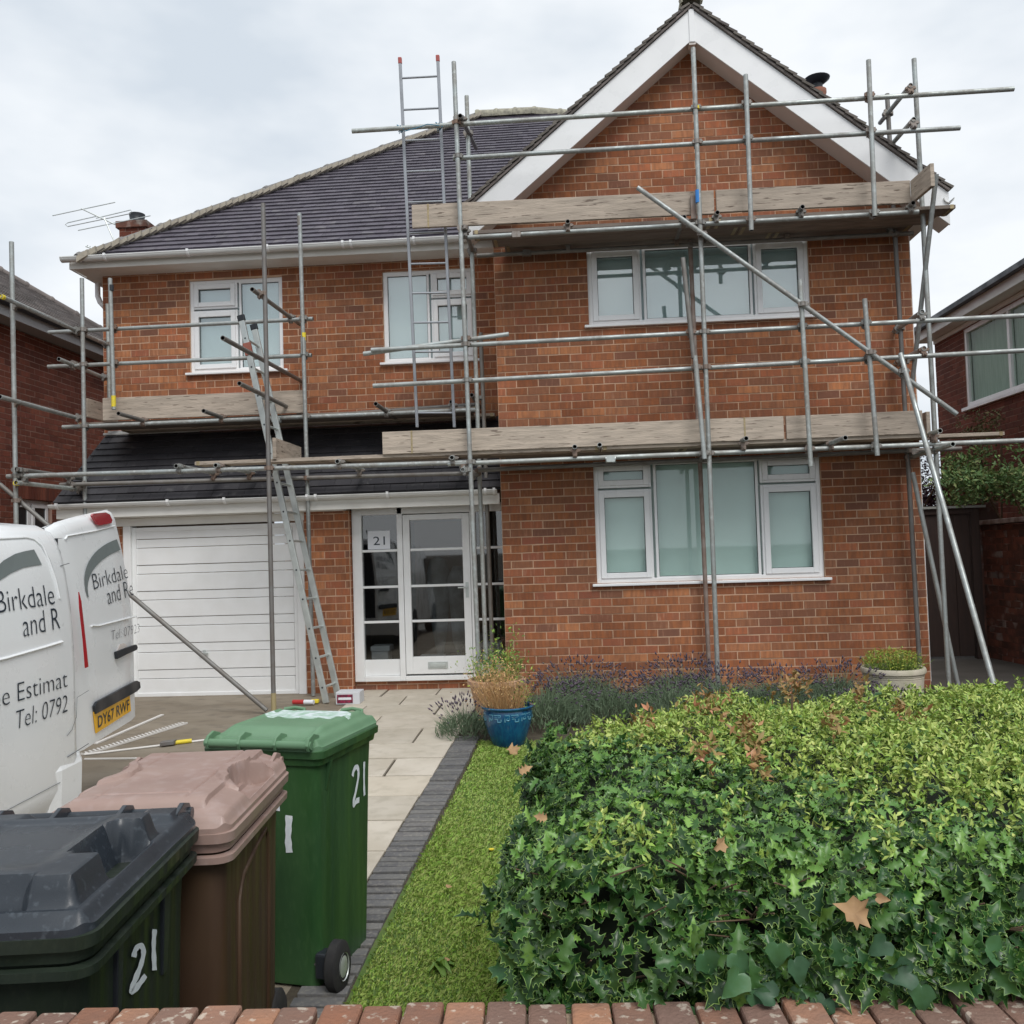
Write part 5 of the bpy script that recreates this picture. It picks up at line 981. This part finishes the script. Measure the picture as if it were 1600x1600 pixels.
add_leaves(hedge, 'pale_leaves', P[yg], nr[yg], sz[yg]*.85, 'holly', [M('pale_holly_leaf', [(.09, .22, .03), (.13, .28, .04), (.07, .17, .035), (.18, .32, .06)], rough=.38, rv=.2), HRIM], lean=A((0, -.1, .9)))
ip = np.array([at(x, y, 1.70+RNG.uniform(-.01, .02)) for x, y in ((1098, 1490), (1155, 1520), (1180, 1545), (1150, 1490), (1240, 1500), (1215, 1475), (1130, 1570), (1250, 1545), (1290, 1560), (1180, 1590), (1320, 1590), (1440, 1540), (1425, 1520), (1000, 1580), (1060, 1585), (1360, 1580), (1500, 1590), (960, 1590), (1385, 1470), (1540, 1480), (1210, 1560), (1270, 1590))])
add_leaves(hedge, 'ivy_leaves', ip, A((0, -1, .35))+RNG.normal(0, .22, (len(ip), 3)), RNG.uniform(.030, .052, len(ip)), 'ivy', [IVY], indiv=len(ip), lean=A((0, 0, -1.6)))
# lime and bronze shoots: sprigs of small leaves
def sprigs(parent, C, hgt, nl, size, mat, name, up=A((0, 0, 1)), ws=1.):
    n = len(C); ax = up+RNG.normal(0, .35, (n, 3)); ax /= np.linalg.norm(ax, axis=1)[:, None]; t = np.tile(np.linspace(.15, 1, nl), n); i = np.repeat(np.arange(n), nl); P = C[i]+ax[i]*(t*hgt)[:, None]+RNG.normal(0, .004, (n*nl, 3))
    nr = ax[i]*.8+RNG.normal(0, .75, (n*nl, 3)); add_leaves(parent, name, P, nr, RNG.uniform(.7, 1.2, n*nl)*size, 'small', [mat], lean=A((0, 0, .9)), wscale=ws)
n = 6800; X = RNG.uniform(-.1, 2.7, n); Y_ = 1.86+(yfar(X)-1.86)*RNG.random(n)**.9; lime = 1/(1+np.exp(-7*((X-.10)*.75+(Y_-2.35)*.75-.55+.35*np.sin(X*5+Y_*4)))); k_ = RNG.random(n) < lime
sprigs(hedge, np.stack([X, Y_, top_z(X, Y_)-.03], 1)[k_], .060, 11, .021, LIME, 'lime_shoots', ws=1.05)
n = 150; X = RNG.uniform(.15, 2.2, n); Y_ = RNG.uniform(1.85, 2.6, n); sprigs(hedge, np.stack([X, Y_, top_z(X, Y_)-.02], 1), .05, 9, .022, LIME, 'lime_shoots')
c = at(960, 1320, 1.93); sprigs(hedge, c+RNG.normal(0, 1, (34, 3))*A((.055, .02, .035)), .04, 9, .019, LIME, 'lime_shoots', up=A((0, -.6, .8)))
c = at(1400, 1300, 1.93); sprigs(hedge, c+RNG.normal(0, 1, (20, 3))*A((.05, .02, .03)), .04, 8, .018, LIME, 'lime_shoots', up=A((0, -.6, .8)))
c = np.array([at(x, y, Y0) for x, y, Y0 in ((1240, 1090, 3.4), (1250, 1085, 3.4), (1235, 1100, 3.3), (1120, 1110, 3.3), (1090, 1120, 3.1), (1180, 1170, 2.7), (1195, 1200, 2.3), (1350, 1105, 3.3), (1410, 1130, 3.1), (1160, 1150, 2.7), (1110, 1200, 2.3), (1300, 1150, 2.8), (1000, 1150, 2.9))]); sprigs(hedge, np.repeat(c, 5, 0)+RNG.normal(0, .02, (len(c)*5, 3)), .07, 10, .03, OLEAF, 'bronze_shoots')
G().tube(at(1236, 1160, 3.2), at(1238, 1085, 3.2), .004, 6).build('shoot_stem', TWIG, hedge)
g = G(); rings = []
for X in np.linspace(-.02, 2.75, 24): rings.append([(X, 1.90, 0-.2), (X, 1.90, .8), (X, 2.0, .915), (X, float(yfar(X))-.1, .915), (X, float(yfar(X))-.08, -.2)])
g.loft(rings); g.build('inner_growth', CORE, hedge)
g = G()
for k in range(150):
    X, z = RNG.uniform(-.05, 1.9), RNG.uniform(.62, .95); a = A((X, 1.93, z-.05)); b = A((X+RNG.normal()*.08, 1.76+RNG.random()*.06, z+.06*RNG.random())); g.tube(a, b, .0025, 5, r1=.0015)
tag(g.build('twigs', TWIG, hedge), kind='stuff')
def fallen(label, px, py, Y_, size, nr, mat=DRY, kind='ivy', z=None, ws=1.2):
    c = at(px, py, Y_); 
    if z is not None: c[2] = z
    t = leaf_template(kind); vv, F_, mi = scatter(c[None], A(nr)[None], A([size]), t, wscale=ws); tag(fast_mesh('dead_leaf', vv[0], t[1], None, [mat, mat], None, origin=c, mi=t[2]), label, 'leaf')
fallen('large tan dead leaf caught in the front of the hedge', 1355, 1437, 1.72, .060, (.4, -1, .4), kind='dead', ws=1); fallen('small tan dead leaf beside the large one in the hedge', 1370, 1402, 1.72, .022, (-.4, -1, .3), kind='ivy', ws=.8)
fallen('curled pale brown leaf in the dark gap of the hedge', 1115, 1325, 1.78, .042, (.6, -1, .2), kind='dead', ws=.7); fallen('tan leaf at the upper left of the hedge above the lawn', 855, 1280, 2.1, .03, (0, -1, .6), kind='holly')
fallen('pinkish dead leaf at the left edge of the hedge', 812, 1208, 2.5, .035, (-.3, -1, .5), kind='holly'); fallen('dry oak leaf on the grass at the foot of the blue pot', 795, 1168, 7.3, .11, (0, -.5, 1), kind='dead')
fallen('brown leaf lying in the middle of the lawn', 700, 1402, 4.5, .03, (0, -.2, 1), z=gz(4.5)+.05); fallen('pale leaf lying on the lawn close to the front wall', 698, 1518, 3.75, .02, (.2, -.3, 1), z=gz(3.7)+.05)
# weed and buttercup in the lawn
wd_ = empty('lawn_weed', (at(686, 1515, 3.75)[0], 3.75, gz(3.75)), 'flat green plantain weed in the lawn near the front wall', 'weed'); c = A(wd_.location)+A((0, 0, .03)); n = 9; add_leaves(wd_, 'leaves', np.tile(c, (n, 1)), A((0, 0, 1))+RNG.normal(0, .35, (n, 3)), RNG.uniform(.05, .09, n), 'ivy', [PLANT], indiv=n, wscale=.45)
cb = at(768, 1330, 5.1); bt = empty('buttercup', (cb[0], 5.1, gz(5.1)), 'single yellow buttercup in the lawn beside the hedge', 'flower'); zt_ = cb[2]; G().tube((cb[0], 5.1, gz(5.1)), (cb[0], 5.1, zt_), .002, 5).build('stem', PLANT, bt); G().lathe((cb[0], 5.1, zt_), [(.003, 0), (.014, .008), (.016, .013), (.002, .01)], 8).build('flower', YEL, bt)

# ------------------------------------------------------------ lavender and pots
bed = tag(slab_mesh('flower_bed', [[(-1.05, 7.75), (3.3, 7.75), (3.6, 9.88), (-.74, 9.88)]], SOIL, lift=.003), kind='structure')
def blades(base, tip, w):
    n = len(base); d = tip-base; s = np.cross(d, RNG.normal(size=(n, 3))); s /= np.linalg.norm(s, axis=1)[:, None]; m = (base+tip)/2+RNG.normal(0, .01, (n, 3)); V_ = np.stack([base-s*w, base+s*w, m+s*w*.8, tip, m-s*w*.8], 1).reshape(-1, 3)
    i = np.arange(n)[:, None]*5; T_ = np.concatenate([i+[0, 1, 2], i+[0, 2, 4], i+[4, 2, 3]]); r = RNG.random(n); return V_, T_, np.concatenate([r, r, r])
def lavender(x, y, R, H, label, ns=150, nf=1500, flow=LAVP):
    o = empty('lavender', (x, y, gz(y)), label, 'lavender bush', 'lavender bushes in the bed under the house wall'); c = A((x, y, gz(y)))
    a = RNG.random(nf)*2*pi; r = R*np.sqrt(RNG.random(nf)); z = H*.72*(1-.45*(r/R)**2)*RNG.uniform(.45, 1.05, nf); P = c+np.stack([np.cos(a)*r, np.sin(a)*r, z], 1); d = np.stack([np.cos(a)*r/R*.5, np.sin(a)*r/R*.5, np.ones(nf)], 1)+RNG.normal(0, .35, (nf, 3))
    V_, T_, rr_ = blades(P-d*.05, P+d*.035, .0035); tag(fast_mesh('foliage', V_, T_, rr_, LAVG, o), kind='stuff')
    a = RNG.random(ns)*2*pi; r = R*1.0*np.sqrt(RNG.random(ns)); b = c+np.stack([np.cos(a)*r*.7, np.sin(a)*r*.7, H*.55*np.ones(ns)], 1); t = c+np.stack([np.cos(a)*r*1.2, np.sin(a)*r*1.2, H*(1.05-.35*(r/R)**2)+RNG.normal(0, .035, ns)], 1)
    V_, T_, rr_ = blades(b, t, .0017); tag(fast_mesh('stems', V_, T_, rr_, LAVG, o), kind='stuff')
    u = t-b; u /= np.linalg.norm(u, axis=1)[:, None]; s = np.cross(u, A((0, 1, 0))); s /= np.linalg.norm(s, axis=1)[:, None]; q = np.cross(u, s); w = RNG.uniform(.006, .010, ns)[:, None]; ln = RNG.uniform(.03, .055, ns)[:, None]
    m = t+u*ln*.5; V_ = np.stack([t, m+s*w, m+q*w, m-s*w, m-q*w, t+u*ln], 1).reshape(-1, 3); i = np.arange(ns)[:, None]*6; T_ = np.concatenate([i+k for k in ([0, 2, 1], [0, 3, 2], [0, 4, 3], [0, 1, 4], [5, 1, 2], [5, 2, 3], [5, 3, 4], [5, 4, 1])]); r_ = RNG.random(ns)
    tag(fast_mesh('flower_spikes', V_, T_, np.tile(r_, 8), flow, o), kind='stuff')
lavs = [(-.28, 8.35, .42, .44, 'lavender right beside the blue pot, against the bottom of the wall'), (.30, 8.55, .45, .45, 'lavender below the left half of the wide lower window'), (.88, 8.5, .45, .44, 'lavender below the middle of the wide lower window'), (1.42, 8.7, .42, .44, 'lavender around the foot of the middle scaffold poles'),
        (1.95, 8.75, .42, .43, 'lavender below the right edge of the wide lower window'), (2.5, 8.9, .40, .45, 'tall lavender left of the round stone pot'), (2.78, 8.5, .26, .26, 'small low lavender left in front of the round stone pot'), (-.98, 7.98, .26, .34, 'dark drying lavender left of the blue pot at the path edge'), (.05, 9.25, .4, .48, 'lavender hugging the wall behind the bush next to the blue pot'), (1.1, 9.3, .4, .47, 'lavender hugging the wall under the window sill, centre')]
for x, y, R_, H_, lb in lavs: lavender(x, y, R_, H_*.86, lb, ns=190 if y > 8.1 else 90, nf=1700 if y > 8.1 else 700)
def pot(name, px, pyr, Y_, dia, h, profile, mat, label, n=36):
    c = at(px, pyr, Y_); zr = c[2]; o = empty(name, (c[0], Y_, zr-h), label, 'plant pot'); c = A((c[0], Y_, zr-h)); g = G(); g.lathe(c, [(r*dia/2, z*h) for r, z in profile], n); b = g.build('body', mat, o, smooth=50)
    G().lathe(c, [(.001, h*.86), (profile[-1][0]*dia/2*.98, h*.86)], 20).build('soil', SOIL, o); return o, c, b
pb, cb_, bb = pot('blue_pot', 793, 1101, 7.62, .425, .335, [(.60, 0), (.66, .04), (.80, .30), (.93, .58), (.98, .78), (.96, .88), (.94, .91), (1.03, .94), (1.05, .975), (1.0, 1.0), (.93, .99), (.90, .85)], GLAZE, 'glazed blue pot with a raised key pattern at the corner of the lawn')
def key(t0):
    for pts in ([(0, 0), (0, 1), (1, 1), (1, .25), (.4, .25), (.4, .62), (.7, .62)], [(1.3, 1), (2.9, 1), (2.9, .72), (1.5, .72)], [(1.5, .45), (2.2, .45), (2.2, .0), (3.0, .0), (3.0, .45)]):
        g = G(); P = []
        for a, b in zip(pts, pts[1:]):
            for t in np.linspace(0, 1, 5)[:-1]: P.append((a[0]+(b[0]-a[0])*t, a[1]+(b[1]-a[1])*t))
        P.append(pts[-1]); g.poly([cb_+A((cos(t0+p[0]*.19)*.2035, sin(t0+p[0]*.19)*.2035, .225+p[1]*.055)) for p in P], .0045, 5); g.build('relief', GLAZ2, bb, smooth=60)
for t0 in (-2.35, -1.62, -.9, 0.1, 1.1, 2.1, 3.1): key(t0)
def tufts(parent, c, n, R_, H_, mat, name, w=.003, spread=.5, lean=(0, 0)):
    a = RNG.random(n)*2*pi; r = R_*np.sqrt(RNG.random(n)); b = c+np.stack([np.cos(a)*r, np.sin(a)*r, np.zeros(n)], 1); h = H_*RNG.uniform(.45, 1, n); t = b+np.stack([np.cos(a)*r*spread+lean[0]*h+RNG.normal(0, .03, n), np.sin(a)*r*spread+lean[1]*h, h], 1)
    V_, T_, rr_ = blades(b, t, w); tag(fast_mesh(name, V_, T_, rr_, mat, parent), kind='stuff')
ps = empty('dried_plant', cb_+A((0, 0, .3)), 'straw coloured dried stems standing in the blue pot', 'plant'); c0 = cb_+A((-.03, 0, .30)); tufts(ps, c0, 300, .16, .40, STRAW, 'dry_stems', .0020, .9, (-.16, 0)); tufts(ps, c0, 160, .16, .30, STRAW, 'dry_stems', .0020, .6, (.1, 0)); P = c0+RNG.normal(0, 1, (1700, 3))*A((.105, .09, .11))+A((-.045, 0, .19)); add_leaves(ps, 'dry_heads', P, RNG.normal(0, 1, (1700, 3)), RNG.uniform(.012, .028, 1700), 'small', [STRAW])
P = cb_+RNG.normal(0, 1, (160, 3))*A((.05, .05, .08))+A((.13, 0, .40)); add_leaves(ps, 'green_leaves', P, RNG.normal(0, 1, (160, 3)), RNG.uniform(.015, .04, 160), 'small', [PLANT])
pt, ct, _b = pot('terracotta_pot', 776, 1060, 8.55, .56, .34, [(.70, 0), (.78, .3), (.90, .80), (.92, .84), (1.0, .86), (1.0, .98), (.96, 1.0), (.88, 1.0), (.86, .85)], TERR, 'pale terracotta pot behind the blue pot, by the front door')
pg = empty('leafy_plant', ct+A((0, 0, .3)), 'yellow green leafy plant growing behind the dried stems', 'plant'); tufts(pg, ct+A((0, 0, .3)), 90, .2, .42, PLANT, 'stems', .003, .5); n = 1100; P = ct+RNG.normal(0, 1, (n, 3))*A((.14, .12, .09))+A((.02, 0, .46)); add_leaves(pg, 'leaves', P, A((0, -.3, .8))+RNG.normal(0, .7, (n, 3)), RNG.uniform(.02, .045, n), 'small', [PLANT])
c = ct+A((.17, 0, .34)); P = c+A([(RNG.normal()*.03, RNG.normal()*.03, z) for z in np.linspace(0, .52, 60)]); add_leaves(pg, 'tall_shoot', P, RNG.normal(0, 1, (60, 3)), RNG.uniform(.03, .05, 60), 'small', [PLANT])
c = ct+A((-.02, .1, .34)); P = c+A([(RNG.normal()*.03, RNG.normal()*.03, z) for z in np.linspace(0, .50, 60)]); add_leaves(pg, 'tall_shoot', P, RNG.normal(0, 1, (60, 3)), RNG.uniform(.03, .05, 60), 'small', [PLANT])
pst, cs_, _b = pot('stone_pot', 1395, 1042, 9.25, .60, .40, [(.86, 0), (.90, .3), (.95, .8), (.96, .86), (1.02, .88), (1.03, .95), (1.0, 1.0), (.90, 1.0), (.88, .86)], STONE, 'wide round stone pot stained with algae near the right house corner')
g = G(); [g.lathe(cs_, [(.288-.004*k+.0, .335-k*.02), (.292-.004*k, .330-k*.02), (.288-.004*k, .325-k*.02)], 36) for k in range(4)]; g.build('ribbing', STONE, pst, smooth=50)
py_ = empty('heather', cs_+A((0, 0, .36)), 'yellow green shrub growing in the round stone pot', 'plant'); tufts(py_, cs_+A((0, 0, .34)), 300, .2, .26, PLANT, 'stems', .003, .8); n = 1300; a = RNG.random(n)*2*pi; r = .27*np.sqrt(RNG.random(n)); P = cs_+np.stack([np.cos(a)*r, np.sin(a)*r, .40+RNG.random(n)*.20*(1-(r/.3)**2*.5)], 1); add_leaves(py_, 'leaves', P, A((0, -.2, .8))+RNG.normal(0, .7, (n, 3)), RNG.uniform(.018, .036, n), 'small', [M('yellow_green_leaf', [(.28, .36, .04), (.2, .3, .04), (.38, .40, .06), (.12, .22, .04)], rough=.5)])
# ------------------------------------------------------------ things lying on the drive
def stick(name, p0, p1, r, mat, label, cat, th=None):
    a, b = [A((*(lambda q_: q_[:2])(gnd(*p)), 0)) for p in (p0, p1)]; a[2], b[2] = gz(a[1])+r+.002, gz(b[1])+r+.002; g = G()
    (g.beam(a, b, th, r*2) if th else g.tube(a, b, r, 8)); return tag(g.build(name, mat, None, origin=(a+b)/2), label, cat), a, b
def gnd(px, py):
    d = ray(px, py); t = (-.2-1.62)/(d[2]-.02*d[1]); return CAM+d*t
stick('trim_strip', (150, 1163), (254, 1118), .006, ROD, 'thin white strip lying furthest from the bins on the drive', 'strip', .035)
o, a, b = stick('mesh_bead', (132, 1180), (288, 1131), .008, ROD, 'wide white perforated bead strip lying on the drive', 'strip', .085)
d = unit(b-a); s = np.cross(d, (0, 0, 1)); g = G(); n = int(np.linalg.norm(b-a)/.045)
for k in range(n):
    for j in (-1, 1): c = a+d*(k+.5+.25*j)*.045+s*j*.019+A((0, 0, .0095)); g.tube(c, c+A((0, 0, .002)), .012, 6)
g.build('hole', DRIVE, o)
o, a, b = stick('lance', (132, 1181), (330, 1157), .009, ROD, 'long white pole with a yellow grip lying on the drive', 'pole'); d = unit(b-a); c = gnd(281, 1163); c[2] = gz(c[1])+.02; G().tube(c-d*.10, c+d*.10, .019, 10).build('grip', YEL, o, smooth=40); c = gnd(263, 1166); c[2] = gz(c[1])+.03; G().obox(c, d*.06, A((0, .03, 0)), A((0, 0, .02))).build('valve', STEELD, o, bev=.006)
stick('trim_strip', (132, 1187), (215, 1186), .005, ROD, 'short white strip lying on the drive nearest the bins', 'strip', .02)
a = at(525, 1107, 9.55); bx = empty('cardboard_box', (a[0]+.13, 9.66, 0), 'small white and red printed box on the path below the ladder', 'box'); G().box(a[0], a[0]+.26, 9.55, 9.76, .0, .13).build('carton', CARD, bx, bev=.004)
G().box(a[0]+.015, a[0]+.185, 9.545, 9.549, .015, .105).build('print', M('box_print', (.32, .02, .07), (.03, .02, .03), ns=40, amt=.9, rough=.5), bx); G().box(a[0]+.03, a[0]+.17, 9.542, 9.5445, .05, .075).build('print', PAPER, bx)
a = at(458, 1101, 9.6); tb = empty('sealant_tube', (a[0]+.1, 9.6, .03), 'red and white sealant cartridge lying by the garage pier', 'tube'); G().tube((a[0], 9.6, .03), (a[0]+.13, 9.58, .03), .025, 12).build('cartridge', M('red_tube', (.45, .03, .03), rough=.4), tb); G().tube((a[0]+.13, 9.58, .03), (a[0]+.24, 9.56, .03), .025, 12).build('cartridge', PAPER, tb)
a = at(492, 1101, 9.65); G().obox(a, A((.045, 0, 0)), A((0, .03, 0)), A((0, 0, .02))).build('yellow_tool', YEL, None, origin=a, bev=.008); tag(bpy.data.objects['yellow_tool'], 'little yellow tool on the ground between the ladder feet and the red tube', 'tool'); bpy.data.objects['yellow_tool'].location.z = .025

# ------------------------------------------------------------ shrubs by the neighbour on the right
def shrub(name, base, crown, R_, n, mat, label, sz, trunks=3, lean=A((0, 0, .6)), cat='shrub', ws=1.):
    o = empty(name, base, label, cat); base, crown = A(base), A(crown); g = G()
    for k in range(trunks):
        e_ = crown+RNG.normal(0, 1, 3)*A(R_)*.5; g.poly([base+A((.03*k, 0, 0)), (base+e_)/2+RNG.normal(0, .08, 3), e_], .014, 6)
    g.build('stems', TWIG, o, smooth=60); cl = crown+RNG.normal(0, 1, (26, 3))*A(R_)*.62; i = RNG.integers(0, 26, n); P = cl[i]+RNG.normal(0, 1, (n, 3))*A(R_)*.24
    add_leaves(o, 'leaves', P, A((0, -.2, .7))+RNG.normal(0, .8, (n, 3)), RNG.uniform(.7, 1.3, n)*sz, 'small', [mat], lean=lean, wscale=ws)
shrub('shrub', (5.8, 11.6, 0), at(1550, 762, 12.0), (.55, .5, .20), 2600, SHRUB, 'feathery green shrub spilling over the top of the passage wall', .075)
shrub('shrub', (5.35, 13.2, 0), at(1512, 735, 13.2), (.24, .3, .36), 1300, SHRUB, 'upright dark green shrub rising behind the brown gate', .08)
shrub('climber', (6.25, 13.5, 0), at(1530, 668, 13.6), (.06, .65, .16), 420, M('olive_climber', [(.16, .14, .06), (.12, .12, .05), (.2, .17, .08)], rough=.8, rv=.3), 'brownish climber on the neighbour wall under the upper window', .065, cat='climber')
shrub('purple_shrub', (5.2, 17, 0), at(1452, 772, 16), (.55, .4, .42), 2600, PURP, 'purple leaved shrub far down the passage behind the gate', .08)
shrub('shrub', (6.1, 10.4, 0), at(1598, 745, 11.0), (.22, .4, .26), 700, SHRUB, 'grey green shrub at the right edge above the wall', .07)
